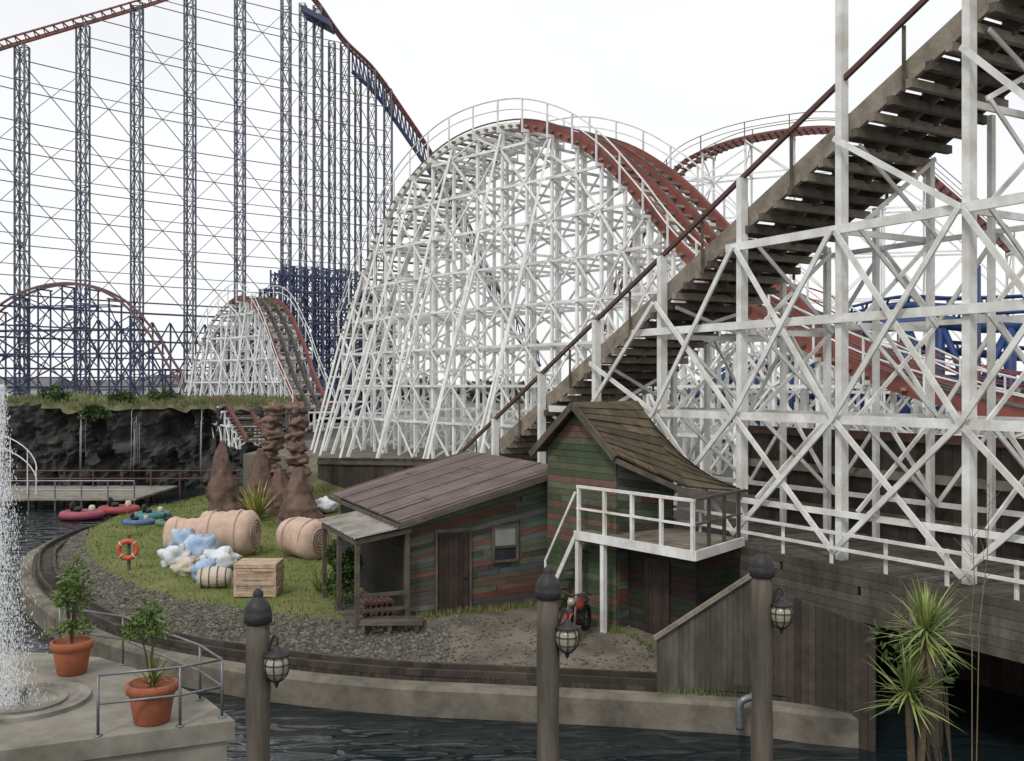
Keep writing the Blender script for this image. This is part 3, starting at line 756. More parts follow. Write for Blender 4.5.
for r_ in range(4):
    for k in range(6):
        a = HP(-1.0+k*.13+R.uniform(-.02,.02), -.15, gb0+.18+r_*.11); q.tube([a, a+W_*.5], .055, 7)
o = q.build('firewood_stack', m_brownrail); tag(o, 'small stack of reddish logs on the hut porch', 'firewood')

# ------------------------------------------------------------------ tower with balcony
TA = V((.8,.6,0)); TB = V((.6,-.8,0)); TO = V((2.36,22.5,0))
def TP(a, b_, z): return TO+TA*a+TB*b_+V((0,0,z))
tw = root('gabled_plank_house', 'tall narrow green plank house with brown shingle roof and a white railed balcony', 'house', TP(.9,-1.2,.8))
q = MB(); q.boards(TP(0,-2.45,.8), TP(0,0,.8), TP(0,0,4.85), TP(0,-2.45,4.85), 26, .05, pieces=2, gap=.05)
nb = 7
for k in range(nb):
    t0, t1 = k/nb, (k+1)/nb; h0 = 4.86+1.05*t0; h1 = 4.85+1.05*t1
    a0, a1 = -2.45+1.25*t0, 0-1.2*t0; c0, c1 = -2.45+1.25*t1, 0-1.2*t1
    p = [TP(-.025,a0,h0), TP(-.025,a1,h0), TP(-.025,c1,h1), TP(-.025,c0,h1)]
    q.add(p+[x+TA*.05 for x in p], [(0,1,2,3),(7,6,5,4),(0,4,5,1),(1,5,6,2),(2,6,7,3),(3,7,4,0)])
q.build('gable_wall', m_plankgreen, tw)
q = MB(); q.boards(TP(.03,0,.8), TP(1.75,0,.8), TP(1.75,0,4.5), TP(.03,0,4.8), 24, .05, pieces=2, gap=.05); q.build('front_wall', m_plank, tw)
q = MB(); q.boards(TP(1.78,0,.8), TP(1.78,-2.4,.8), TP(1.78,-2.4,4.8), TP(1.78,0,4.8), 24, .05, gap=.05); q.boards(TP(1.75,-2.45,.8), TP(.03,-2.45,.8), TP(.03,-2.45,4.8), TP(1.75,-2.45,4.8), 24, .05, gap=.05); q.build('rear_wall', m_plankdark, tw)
P0, P1, P4, P5 = TP(-.25,.22,4.83), TP(1.2,.95,4.10), TP(1.8,-1.2,5.97), TP(-.25,-1.2,5.97)
q = MB(); q.boards(P0, P1, P4, P5, 9, .05, pieces=5, gap=-.15, jit=.02, lift=.03)
P2, P3 = TP(2.6,1.75,3.95), TP(2.65,-.25,4.12)
q.boards(P1, P2, P3, P4, 10, .05, pieces=4, gap=-.15, jit=.02, lift=.03)
q.boards(TP(1.8,-2.75,4.75), TP(-.25,-2.75,4.75), P5, P4, 8, .05, pieces=4, gap=-.15, jit=.02, lift=.03)
q.add([P4, P3, TP(1.8,-2.75,4.75)], [(0,1,2)])
rf = q.build('roof', m_shingle, tw)
q = MB(); q.beam(TP(-.3,.25,4.78), TP(-.3,-1.2,5.93), .06, .16); q.beam(TP(-.3,-2.78,4.70), TP(-.3,-1.2,5.93), .06, .16); q.beam(P0-V((0,0,.1)), P1-V((0,0,.1)), .05, .12); q.beam(P1-V((0,0,.1)), P2-V((0,0,.1)), .05, .12); q.build('bargeboard', m_lift, rf)
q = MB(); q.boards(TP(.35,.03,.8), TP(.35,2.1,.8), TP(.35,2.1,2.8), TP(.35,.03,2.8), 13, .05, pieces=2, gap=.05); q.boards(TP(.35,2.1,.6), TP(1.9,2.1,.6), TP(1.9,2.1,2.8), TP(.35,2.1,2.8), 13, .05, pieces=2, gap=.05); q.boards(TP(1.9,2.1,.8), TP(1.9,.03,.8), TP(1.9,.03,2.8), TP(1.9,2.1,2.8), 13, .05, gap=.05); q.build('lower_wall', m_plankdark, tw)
q = MB(); q.boards(TP(.29,.6,.85), TP(.29,.6,2.6), TP(.29,1.35,2.6), TP(.29,1.35,.85), 6, .05, gap=.05); q.build('door', m_door, tw)
BS = -.85
dk = MB(); dk.slab([TP(-.5,BS,3.05), TP(-.02,BS,3.05), TP(-.02,.03,3.05), TP(1.75,.03,3.05), TP(1.75,2.1,3.05), TP(-.45,2.75,3.05)][::-1], .1); bd = dk.build('balcony_deck', m_liftpale, tw)
q = MB(); q.beam(TP(-.53,BS,2.98), TP(-.48,2.78,2.98), .05, .20); q.beam(TP(-.48,2.80,2.98), TP(1.77,2.14,2.98), .05, .20); q.build('fascia', m_whitenear, bd)
for k in range(5):
    b_ = lerp(BS+.05, 2.7, k/4); q = MB(); q.beam(TP(-.44,b_,3.05), TP(-.44,b_,4.05), .07, .07, up=TB); q.build('baluster', m_whitenear, bd)
for k in range(1, 4):
    t = k/3; q = MB(); q.beam(TP(lerp(-.44,1.7,t), lerp(2.7,2.06,t), 3.05), TP(lerp(-.44,1.7,t), lerp(2.7,2.06,t), 4.05), .06, .06, up=TB); q.build('baluster', m_greyplank, bd)
for z in (4.08, 3.58):
    q = MB(); q.beam(TP(-.44,BS,z), TP(-.44,2.75,z), .08, .06 if z > 4 else .04); q.build('railing', m_whitenear, bd)
    q = MB(); q.beam(TP(-.44,2.72,z+.004), TP(1.75,2.07,z+.004), .07, .06 if z > 4 else .04); q.build('railing', m_greyplank, bd)
for (a, b_) in ((-.45,BS+.05), (-.45,.05)):
    q = MB(); q.beam(TP(a,b_,.8), TP(a,b_,2.9), .11, .11, up=TB); q.build('support_post', m_whitenear, tw)
q = MB(); q.beam(TP(-.5,BS,2.95), TP(-.62,BS-.95,1.25), .04, .10); q.beam(TP(-.5,BS,3.95), TP(-.62,BS-.95,2.25), .04, .05); q.beam(TP(-.62,BS-.95,.9), TP(-.62,BS-.95,2.27), .05)
q.build('stair_string', m_whitenear, tw)
q = MB()
for k in range(8):
    t = (k+.5)/8; a = TP(lerp(-.45,-.60,t), lerp(BS,BS-1.1,t), lerp(2.95,.95,t)); q.beam(a, a+TA*.42, .2, .035)
q.build('stair_tread', m_lift, tw)

# motorcycle
def torus(mb, c, r1, r2, axis, n=22, m=8):
    c = V(c); axis = V(axis).normalized(); a = axis.orthogonal().normalized(); b_ = axis.cross(a)
    mb.tube([c+a*(r1*math.cos(2*math.pi*k/n))+b_*(r1*math.sin(2*math.pi*k/n)) for k in range(n)], r2, m, closed=True)
mc = at(578,628,21.9); mz = gz(mc.x, mc.y); mo = root('motorcycle', 'old red motorcycle parked below the balcony stair', 'motorcycle', (mc.x, mc.y, mz))
fd = V((-.35,-.94,0)).normalized(); sd = V((fd.y,-fd.x,0))
def mp_(f, s, z): return V((mc.x, mc.y, mz))+fd*f+sd*s+V((0,0,z))
for f in (.6, -.6):
    q = MB(); torus(q, mp_(f,0,.31), .25, .06, sd); wl = q.build('wheel', m_tyre, mo, True)
    q = MB()
    for k in range(8):
        t = k*math.pi/4; q.beam(mp_(f,0,.31), mp_(f+.24*math.cos(t),0,.31+.24*math.sin(t)), .012)
    q.blob(mp_(f,0,.31), .05, 0); q.build('spoke', m_galv, wl)
q = MB(); q.tube([mp_(.6,.08,.31), mp_(.38,.08,.95)], .025, 6); q.tube([mp_(.6,-.08,.31), mp_(.38,-.08,.95)], .025, 6); q.build('fork', m_galv, mo)
q = MB(); q.tube(catmull([mp_(.2,-.36,1.0), mp_(.33,-.25,1.06), mp_(.36,0,1.0), mp_(.33,.25,1.06), mp_(.2,.36,1.0)], 4), .02, 6); q.build('handlebar', m_black, mo)
q = MB(); q.blob(mp_(.12,0,.76), (.17,.26,.14), .05); q.build('fuel_tank', m_redpaint, mo, True)
q = MB(); q.blob(mp_(-.35,0,.78), (.15,.32,.07), .05); q.build('seat', m_black, mo, True)
q = MB(); q.blob(mp_(0,0,.45), (.17,.2,.18), .2, 3); q.tube([mp_(.38,0,.9), mp_(.2,0,.3), mp_(-.3,0,.3), mp_(-.6,0,.31)], .03, 6); q.build('engine', m_black, mo)
q = MB(); q.blob(mp_(.5,0,.88), (.09,.08,.09), 0); q.build('headlight', m_glass, mo, True)
q = MB()
for k in range(9):
    t = math.radians(30+k*15); t2 = math.radians(45+k*15)
    q.beam(mp_(.6+.34*math.cos(t),0,.31+.34*math.sin(t)), mp_(.6+.34*math.cos(t2),0,.31+.34*math.sin(t2)), .14, .02, up=V((0,0,1)))
q.build('mudguard', m_redpaint, mo)

pc = at(392,632,22.6); pz = gz(pc.x, pc.y)+.03
q = MB()
for k in range(6): q.beam((pc.x-.7, pc.y-.35+k*.15, pz+.14), (pc.x+.7, pc.y-.30+k*.15, pz+.14), .11, .025)
for k in (-.6, 0, .6): q.beam((pc.x+k, pc.y-.42, pz+.06), (pc.x+k, pc.y+.5, pz+.06), .09, .1)
o = q.build('wooden_pallet', m_lift); tag(o, 'flat wooden pallet lying on the dirt before the porch', 'pallet')
q = MB()
for _ in range(420):
    s = R.random(); ch = R.random()
    if ch < .35: p = HP(R.uniform(0,3.8), -.12-abs(R.gauss(0,.1)), 0)
    elif ch < .6: p = TP(-.12-abs(R.gauss(0,.1)), R.uniform(-2.2,2.2), 0)
    elif ch < .8: p = V((lerp(2.75,4.7,s), lerp(19.05,18.8,s)+.1-R.uniform(0,.35), 0))
    else:
        i = R.randint(6, nO-4); p = offc(i, 1.05+abs(R.gauss(0,.15)))
    p.z = gz(p.x, p.y)-.01
    for k in range(R.randint(4, 9)): blade(q, p+V((R.gauss(0,.03), R.gauss(0,.03), 0)), R.uniform(.06,.22), R.uniform(.006,.014))
o = q.build('weeds', m_grass); tag(o, 'straggly weeds growing along the foot of the walls and track', 'weeds', kind='stuff')

ff = root('dark_board_fence', 'dark board fence at the foot of the tall white hill behind the hut roof', 'fence', (ax(380,41), 41, 2))
q = MB(); A = V((ax(318,44),44,0)); B = V((ax(560,36),36,0)); q.boards(zz(A,1.2), zz(A,3.2), zz(B,3.7), zz(B,1.2), 60, .05, gap=.05); q.build('plank_panel', m_darkwood, ff)
q = MB(); q.beam(zz(A,3.0)-V((0,.1,0)), zz(B,3.5)-V((0,.1,0)), .07, .14); q.build('rail', m_lift, ff)

# ------------------------------------------------------------------ rock cliff, falls, jetty
vs = []; fs = []; nx = 190; nzr = 24
def cliffy(x, z, t):
    y = 61+2.0*noise.noise(V((x*.22,z*.15,2)))+1.3*abs(noise.noise(V((x*.8,z*.4,8))))*1.6+.7*noise.noise(V((x*2.0,z*1.1,3)))+.4*noise.noise(V((x*4,z*3,3)))+t*.3
    if x > -17: y += (x+17)**2*.5
    return y
for i in range(nx+1):
    x = -62+(-14.6+62)*i/nx
    top = 5.1+.35*noise.noise(V((x*.25,0,5)))+.15*noise.noise(V((x*1.2,0,5)))
    for k in range(nzr+1):
        t = k/nzr; z = -.5+t*(top+.5)
        vs.append((x, cliffy(x, z, t), z))
    vs.append((x, 69+(max(0, x+17)**2*.5), top+.35)); vs.append((x, 90, 3))
kk = nzr+3
for i in range(nx):
    for k in range(kk-1): fs.append((i*kk+k, (i+1)*kk+k, (i+1)*kk+k+1, i*kk+k+1))
q = MB(); q.add(vs, fs); struct(q.build('rock_cliff', m_rock, smooth=False))
vt = []; ft = []
for i in range(nx+1):
    b0 = i*kk+nzr
    p = V(vs[b0]); vt += [(p.x, p.y-.25-.2*noise.noise(V((p.x*1.5,1,1))), p.z-.2-.7*max(0, noise.noise(V((p.x*.9,2,1))))), (p.x, p.y+.1, p.z+.14), (p.x, vs[b0+1][1], vs[b0+1][2]+.14)]
for i in range(nx):
    for k in range(2): ft.append((i*3+k, (i+1)*3+k, (i+1)*3+k+1, i*3+k+1))
q = MB(); q.add(vt, ft); struct(q.build('cliff_top_turf', m_turf, smooth=True))
q = MB()
for _ in range(10000):
    i = R.randrange(nx); b0 = i*kk+nzr; p = V(vs[b0]); p2 = V(vs[b0+1]); t = R.random()**2
    p = p.lerp(p2, t)+V((R.uniform(-.2,.2), -.15, .1)); h = R.uniform(.1, .4)
    s_ = V((R.uniform(.02,.05), 0, 0)); q.add([p-s_, p+s_, p+V((R.uniform(-.12,.12), R.uniform(-.1,.05), h))], [(0,1,2)])
o = q.build('cliff_grass', m_cliffgrass); tag(o, 'rough grass growing along the top of the rock cliff', 'grass', kind='stuff')
for px, w_, lb in ((191,7,'narrow waterfall at the right end of the rock cliff'), (132,5,'thin waterfall near the middle of the rock cliff'), (77,4,'thin waterfall trickling down left of the cliff middle')):
    q = MB()
    for s in range(7):
        xx = ax(px, 60)+R.uniform(-.2,.2); yy = min(cliffy(xx, z_*.5, z_*.09) for z_ in range(11))-.1
        z0 = R.uniform(3.6, 4.9); z1 = R.uniform(0, 1.6)
        q.tube([(xx, yy+.5, z0+.15), (xx, yy+.05, z0), (xx+R.uniform(-.02,.02), yy, lerp(z0,z1,.5)), (xx+R.uniform(-.03,.03), yy-.05, z1)], [.008,.014,.010,.005], 5)
    o = q.build('waterfall', m_foam, smooth=True); tag(o, lb, 'waterfall', 'waterfalls on the cliff')
jt = root('lake_jetty', 'grey landing stage with railings below the rock cliff', 'jetty', (-25, 54, 0))
q = MB(); q.boards((-36,51,.55), (-19.2,51,.55), (-19.2,57.5,.55), (-36,57.5,.55), 30, .1, pieces=3, gap=.05); q.build('deck', m_corr, jt)
for k in range(13):
    x = -35.5+k*1.35; q = MB(); q.tube([(x,51.1,-.3),(x,51.1,1.5)], .04, 6); q.build('post', m_galv, jt)
for z in (1.5, 1.05):
    q = MB(); q.tube([(-35.6,51.1,z),(-19.3,51.1,z)], .03, 6); q.build('handrail', m_galv, jt)
    q = MB(); q.tube([(-35.6,57.2,z),(-15,57.2,z)], .04, 6); q.build('handrail', m_brownrail, jt)
for k in range(13):
    x = -35.5+k*1.65; q = MB(); q.tube([(x,57.2,-.2),(x,57.2,1.5)], .05, 6); q.build('post', m_brownrail, jt)
ar = root('curved_railing', 'small curved white railing on the jetty at the left edge below the cliff', 'railing', (ax(10,53), 53, .55))
for z in (0, -.7):
    q = MB(); q.tube([(ax(-30,53)+3.4*math.sin(math.pi/2*k/12), 53+.3*k/12, 1.9+z+2.1*math.cos(math.pi/2*k/12)) for k in range(13)], .03, 6); q.build('rail', m_whitefar, ar)
for k in (2, 5, 8, 11):
    x = ax(-30,53)+3.4*math.sin(math.pi/2*k/12); q = MB(); q.tube([(x, 53+.3*k/12, .5), (x, 53+.3*k/12, 1.9+2.1*math.cos(math.pi/2*k/12))], .025, 6); q.build('post', m_whitefar, ar)

def boat(px, py, rz, m, lb, ashore=None, sc_=1.0):
    if ashore: x, y, zb = ashore.x, ashore.y, ashore.z-.05
    else: p = at(px, py, 6.3/(py-HY)*F); x, y, zb = p.x, p.y, 0
    r = root('bumper_boat', lb, 'boat', (x, y, zb), 'bumper boats by the jetty and shore')
    c_, s_ = math.cos(rz)*sc_, math.sin(rz)*sc_
    def T(u, v, z): return V((x+u*c_-v*s_, y+u*s_+v*c_, zb+z*sc_))
    q = MB(); q.tube([T(.85*math.cos(2*math.pi*k/20), .6*math.sin(2*math.pi*k/20), .22) for k in range(20)], .2*sc_, 8, closed=True); q.build('tube', m, r, True)
    q = MB(); q.blob(T(0,0,.22), (.7*sc_,.45*sc_,.16*sc_), .05); q.build('hull', m_black, r, True)
    q = MB(); q.blob(T(-.2,0,.48), (.22*sc_,.28*sc_,.12*sc_), .1); q.blob(T(-.42,0,.62), (.1*sc_,.28*sc_,.24*sc_), .1); q.build('seat', m_black, r, True)
    q = MB(); q.lathe([(.16*sc_,0),(.15*sc_,.28*sc_),(.1*sc_,.36*sc_)], T(.45,0,.3), 12); q.build('motor', m_sackc, r, True)
boat(82,517,.2,m_pink,'pink ringed bumper boat on the water, leftmost of the moored boats')
boat(119,512,.1,m_redb,'red ringed bumper boat moored beside the pink one')

# ------------------------------------------------------------------ props on lawn
def gp(px, py):
    Y = 30
    for _ in range(25):
        x = ax(px, Y); z = gz(x, Y); Y2 = (H-z)/(py-HY)*F; Y = .5*Y+.5*Y2
    return V((ax(px, Y), Y, gz(ax(px, Y), Y)))
boat(0,0,.6,m_teal,'teal ringed bumper boat drawn up on the island shore', gp(152,518), .75)
boat(0,0,-.4,m_grn,'green ringed bumper boat on the shore nearest the straw bales', gp(170,525), .6)
boat(0,0,.1,m_bluep,'blue ringed bumper boat on the shore left of the teal one', gp(139,524), .6)
def bale(px, py, r, ln, az, lb):
    p = gp(px, py); d = V((math.cos(az), math.sin(az), 0)); c = p+V((0,0,r*.95))
    t = root('straw_bale', lb, 'bale', p, 'round bales on the lawn')
    q = MB(); n = 24; pts = [c+d*(-ln/2+ln*k/n) for k in range(n+1)]
    q.tube(pts, [r*(.78 if k in (0, n) else (.92 if k in (1, n-1) else 1))*(1+.025*math.sin(k*1.57)) for k in range(n+1)], 24)
    for v in range(len(q.v)):
        x_, y_, z_ = q.v[v]; nn = noise.noise(V((x_*1.6, y_*1.6, z_*1.6)))*.08; q.v[v] = (x_+nn, y_+nn, z_+nn)
    q.build('roll', m_hay, t, True)
    for sg in (-1, 1):
        q = MB(); e = c+d*sg*(ln/2+.01)
        for k in range(4): torus(q, e, r*(.16+.15*k), .03, d, 18, 5)
        q.build('spiral_end', m_hayend, t, True)
    for f in (-.25, .25):
        q = MB(); torus(q, c+d*(f*ln), r*1.015, .016, d, 24, 5); q.build('twine', m_hayend, t)
bale(190,552,.56,1.5,.15,'round straw bale lying behind the white sacks')
bale(229,554,.72,1.75,-.12,'largest round straw bale, just right of the sack heap')
bale(304,557,.62,1.5,-.6,'round straw bale half hidden by the hut porch')
def sack(px, py, r, m, lb, dz=0, nm='stuffed_sack'):
    p = gp(px, py); t = root(nm, lb, 'sack', p+V((0,0,dz)), 'stuffed sacks heaped on the lawn')
    q = MB(); q.blob(p+V((0,0,r[2]*.8+dz)), r, .55, 2.2, 22, 14, seed=px); q.build('bag', m, t, True)
    q = MB(); q.lathe([(.09,0),(.05,.07),(.1,.17)], p+V((r[0]*.5,-.1,r[2]*1.5+dz)), 10, .1); q.build('tied_neck', m, t, True)
sack(176,566,(.46,.36,.34),m_sackw,'white stuffed sack at the left end of the heap')
sack(200,564,(.55,.4,.50),m_sackb,'pale blue stuffed sack, tallest of the heap')
sack(220,571,(.55,.36,.36),m_sackw,'white stuffed sack in front of the largest bale')
sack(188,575,(.4,.3,.26),m_sackc,'cream stuffed sack at the front of the heap')
sack(184,555,(.45,.34,.46),m_sackb,'pale blue stuffed sack at the back left of the heap')
sack(207,580,(.42,.3,.3),m_sackb,'low pale blue stuffed sack between the cream sack and the keg')
sack(325,512,(.5,.4,.32),m_sackw,'white stuffed sack lying between the totems and the hut roof')
p = gp(214,588); bt = root('wooden_keg', 'pale wooden keg lying on its side in front of the sacks', 'barrel', p)
q = MB(); q.tube([p+V((-.42+.84*k/8,.1*k/8,.28)) for k in range(9)], [.22+.07*math.sin(math.pi*k/8) for k in range(9)], 16); q.build('staves', m_sackc, bt, True)
for k in (1, 3, 5, 7):
    q = MB(); torus(q, p+V((-.42+.84*k/8,.1*k/8,.28)), .23+.07*math.sin(math.pi*k/8), .015, V((1,.12,0)), 18, 5); q.build('hoop', m_rail, bt)
p = gp(259,594); ct = root('wicker_hamper', 'tan wicker hamper standing alone on the lawn near the cobbles', 'hamper', p)
q = MB(); wx, wy, wh = .5, .40, .72
a, b_, c_, d_ = [p+V(v) for v in ((-wx,-wy,.02),(wx,-wy,.02),(wx,wy,.02),(-wx,wy,.02))]; up = V((0,0,wh))
for s, e in ((a,b_),(b_,c_),(c_,d_),(d_,a)): q.boards(s, e, e+up, s+up, 10, .05, pieces=6, gap=.1, jit=.04)
q.build('basket', m_wicker, ct)
q = MB(); q.boards(a+up+V((-.04,-.04,.06)), b_+up+V((.04,-.04,.06)), c_+up+V((.04,.04,.06)), d_+up+V((-.04,.04,.06)), 8, .1, pieces=3, gap=.05); q.build('lid', m_wicker, ct)
for s in (a, b_, c_, d_):
    q = MB(); q.beam(s, s+up, .08); q.build('corner_post', m_hay, ct)
q = MB(); q.beam(a+up*.5+V((0,-.05,0)), b_+up*.5+V((0,-.05,0)), .03, .07); q.build('strap', m_hay, ct)
p = gp(129,570); lb = root('lifebuoy_stand', 'orange lifebuoy on a post at the left shore of the lawn', 'lifebuoy', p)
q = MB(); q.tube([p, p+V((0,0,1.05))], .05, 8); q.build('post', m_lift, lb)
q = MB(); torus(q, p+V((0,-.1,.62)), .25, .075, V((.25,-1,0)), 24, 8); q.build('ring', m_orange, lb, True)
q = MB()
for k in range(4):
    t = math.pi/4+k*math.pi/2; torus(q, p+V((.25*math.cos(t),-.1+.25*math.cos(t)*.25,.62+.25*math.sin(t))), .082, .014, V((-math.sin(t),0,math.cos(t))), 12, 5)
q.build('band', m_sackw, lb)
def cone(px, py, r, h, lb, sd_):
    p = gp(px, py); q = MB(); vs = []; fs = []; nu, nv = 30, 30
    for i in range(nv+1):
        t = i/nv; z = h*t; st_ = .07*((t*7) % 1)
        for k in range(nu):
            a = 2*math.pi*k/nu; d = V((math.cos(a), math.sin(a), 0))
            rr = r*((1-t)**.8+.10-st_*(1-t))*(1+.34*noise.noise(V((d.x*1.3, d.y*1.3, z*1.1+sd_)))+.22*noise.noise(V((d.x*3, d.y*3, z*3+sd_))))
            vs.append((p.x+d.x*rr+.08*math.sin(z*1.5+sd_), p.y+d.y*rr, p.z-.15+z))
    for i in range(nv):
        for k in range(nu):
            l = (k+1) % nu; fs.append((i*nu+k, i*nu+l, (i+1)*nu+l, (i+1)*nu+k))
    fs.append(tuple(nv*nu+k for k in range(nu)))
    q.add(vs, fs); o = q.build('rock_spire', m_mud, smooth=True); tag(o, lb, 'rock cone', 'brown rock spires behind the lawn')
cone(223,518,.72,3.3,'pointed brown rock spire at the far left shore of the lawn',1)
cone(259,507,.85,2.6,'brown rock spire behind the yellow grass, under the left totem',5)
cone(300,522,.9,2.3,'broad brown rock spire nearest the hut, under the right totem',9)
cone(281,508,.7,1.8,'small brown rock spire wedged between the two totems',14)
def totem(px, ytop, ybot, Y, n, lb):
    t = root('stacked_totem', lb, 'totem', V((ax(px, Y), Y, at(px, ybot, Y).z)), 'stacked clay totems'); x = ax(px, Y)
    z0, z1 = at(px, ybot, Y).z, at(px, ytop, Y).z
    q = MB(); q.tube([(x,Y,z0-.8),(x,Y,z1)], .12, 8); q.build('core_post', m_mud, t)
    for k in range(n):
        z = lerp(z0, z1, (k+.5)/n); q = MB(); hh = (z1-z0)/n
        q.blob((x+R.uniform(-.09,.09), Y, z), (R.uniform(.34,.5), .42, hh*R.uniform(.52,.62)), .6, 2.1, 20, 14, seed=k*3+px); q.build('boulder', m_totem, t, True)
totem(271,404,487,42,7,'left stacked clay totem rising from the rock spires')
totem(297,403,478,41,6,'right stacked clay totem rising from the rock spires')

# ------------------------------------------------------------------ plants
def shrub(px, py, r, n, ln, m, lb, nm='shrub', pos=None, grp=None):
    p = pos or gp(px, py); t = root(nm, lb, 'shrub', p, grp)
    q = MB()
    for k in range(7):
        a = R.uniform(0, 6.28); q.tube([p, p+V((math.cos(a)*r[0]*.25, math.sin(a)*r[1]*.25, r[2]*.8)), p+V((math.cos(a)*r[0]*.6, math.sin(a)*r[1]*.6, r[2]*1.4))], [.035,.025,.01], 5)
    q.build('stems', m_stem, t)
    q = MB(); q.crown(p+V((0,0,r[2]*1.05)), r, n, ln, ln*.45, 16); q.build('foliage', m, t)
shrub(340,602,(.55,.5,.75),2400,.13,m_leaf,'dark green leafy shrub beside the hut porch')
def clump(px, py, n, ln, m, lb, pos=None, el=(.7,1.4), w_=.05, dr=.9, nm='spiky_plant', cat='plant'):
    p = pos or gp(px, py); q = MB()
    for _ in range(n): q.strap(p+V((R.uniform(-.1,.1), R.uniform(-.1,.1), 0)), R.uniform(0, 6.28), R.uniform(*el), ln*R.uniform(.6,1.15), w_, R.uniform(.3, dr))
    o = q.build(nm, m); return tag(o, lb, cat)
clump(256,521,90,1.6,m_yellow,'yellow green spiky grass clump in front of the rock spires', w_=.07)
clump(322,592,40,.7,m_strap,'small spiky plant at the left of the porch shrub')
for px, Y, r, lb in ((55,63,(1.0,.8,.6),'rounded green bush on the cliff top at far left'), (165,64,(1.1,.8,.55),'green bush on the cliff top above the right waterfall'), (95,60.2,(1.3,.5,.5),'green bush hanging over the cliff edge in the middle'), (122,62,(1.0,.6,.5),'low green bush on the cliff top near the middle')):
    p = V((ax(px,Y), Y, 5.0 if Y > 61 else 4.2)); shrub(0, 0, r, 900, .26, m_leaf, lb, 'cliff_bush', p, 'bushes on the cliff')

# ------------------------------------------------------------------ concrete platform, basin, pots, railing, fountain
PZ = 1.5
poly = [(ax(235,14.6),14.6),(ax(207,15.6),15.6),(ax(150,17.0),17.0),(ax(100,18.0),18.0),(-9.5,18.5),(-14,18.2),(-14,12.6),(ax(-20,13.3),13.3)]
q = MB(); q.slab([(x, y, PZ) for x, y in poly], .28); q.slab([(x-.12, y, PZ-.283) for x, y in poly], 2.0)
struct(q.build('fountain_terrace', m_conc))
bp_ = V((ax(24,15.4), 15.4, PZ)); bs = root('fountain_basin', 'round pale fountain basin set in the concrete terrace', 'fountain', bp_)
q = MB(); q.lathe([(.95,0),(.95,.07),(.80,.07),(.78,.02)], bp_, 40); q.build('outer_ring', m_corr, bs)
q = MB(); q.lathe([(.62,.012),(.62,.06),(.5,.06),(.48,.012)], bp_, 36); q.build('inner_ring', m_conc, bs)
q = MB(); q.lathe([(.06,0),(.05,.2),(.03,.25)], bp_, 12); q.build('nozzle', m_galv, bs)
q = MB()
for _ in range(11000):
    z = PZ+4.9*R.random()**1.5
    sp_ = .03+.20*(1-min(1, (z-PZ)/5.0))
    x = -7.78+R.gauss(0, sp_); y = 15.2+R.gauss(0, sp_); r = R.uniform(.002, .007)
    if R.random() < .05: r *= 1.7
    e = R.uniform(2, 6)
    q.add([(x-r,y,z),(x,y-r,z),(x+r,y,z),(x,y+r,z),(x,y,z-r*e),(x,y,z+r*e)], [(0,1,5),(1,2,5),(2,3,5),(3,0,5),(1,0,4),(2,1,4),(3,2,4),(0,3,4)])
o = q.build('fountain_spray', m_drop); tag(o, 'white spray of water drops rising at the left edge', 'water spray', kind='stuff')
def pot(p, r, h, lb):
    t = root('potted_shrub', lb, 'potted plant', p, 'potted plants on the terrace')
    q = MB(); q.lathe([(r*.66,0),(r*.72,.02),(r*.93,h*.78),(r*.93,h*.79)], p, 26); pp = q.build('pot', m_terra, t, True)
    q = MB(); q.lathe([(r*.93,h*.76),(r*1.04,h*.78),(r*1.06,h*.97),(r*1.0,h),(r*.9,h),(r*.88,h*.9)], p, 26); q.build('rim', m_terra, pp, True)
    q = MB(); q.lathe([(r*.9,h*.86),(.01,h*.9)], p, 20); q.build('soil', m_soil, pp)
    return t
p1 = V((ax(72,17.0), 17.0, PZ)); t1 = pot(p1, .33, .56, 'potted leafy shrub at the back of the terrace, further from the camera')
q = MB()
for k in range(5): a = R.uniform(0, 6.28); q.tube([p1+V((0,0,.5)), p1+V((math.cos(a)*.1, math.sin(a)*.1, 1.1)), p1+V((math.cos(a)*.28, math.sin(a)*.28, 1.75))], [.02,.014,.006], 5)
q.build('stems', m_stem, t1)
q = MB(); q.crown(p1+V((-.05,0,1.5)), (.40,.4,.55), 800, .10, .045, 13); q.crown(p1+V((0,0,.75)), (.36,.36,.2), 300, .10, .045, 7); q.build('foliage', m_leafl, t1)
p2 = V((ax(152,14.55), 14.55, PZ)); t2 = pot(p2, .35, .58, 'potted plant with spiky leaves near the terrace railing corner')
q = MB()
for k in range(4): a = R.uniform(0, 6.28); q.tube([p2+V((0,0,.5)), p2+V((-.06+math.cos(a)*.05, math.sin(a)*.05, .95)), p2+V((-.12+math.cos(a)*.2, math.sin(a)*.2, 1.45))], [.02,.014,.006], 5)
q.build('stems', m_stem, t2)
q = MB(); q.crown(p2+V((-.12,0,1.45)), (.34,.34,.30), 520, .10, .045, 11); q.build('foliage', m_leafl, t2)
q = MB()
for _ in range(46): q.strap(p2+V((0,0,.52)), R.uniform(0, 6.28), R.uniform(.5,1.45), R.uniform(.35,.62), .04, R.uniform(.3,1.2))
q.build('spiky_leaves', m_strap, t2)
rl = root('metal_railing', 'grey metal railing along the edge of the concrete terrace', 'railing', (ax(180,14.2), 14.2, PZ))
rp_ = [V((ax(98,13.95),13.95,PZ)), V((ax(180,14.35),14.35,PZ)), V((ax(222,14.75),14.75,PZ)), V((ax(200,15.55),15.55,PZ)), V((ax(123,17.5),17.5,PZ)), V((ax(60,18.2),18.2,PZ))]
for p in rp_:
    q = MB(); q.tube([p, p+V((0,0,.85))], .022, 8); q.lathe([(.06,0),(.06,.02)], p, 10); q.build('post', m_galv, rl, True)
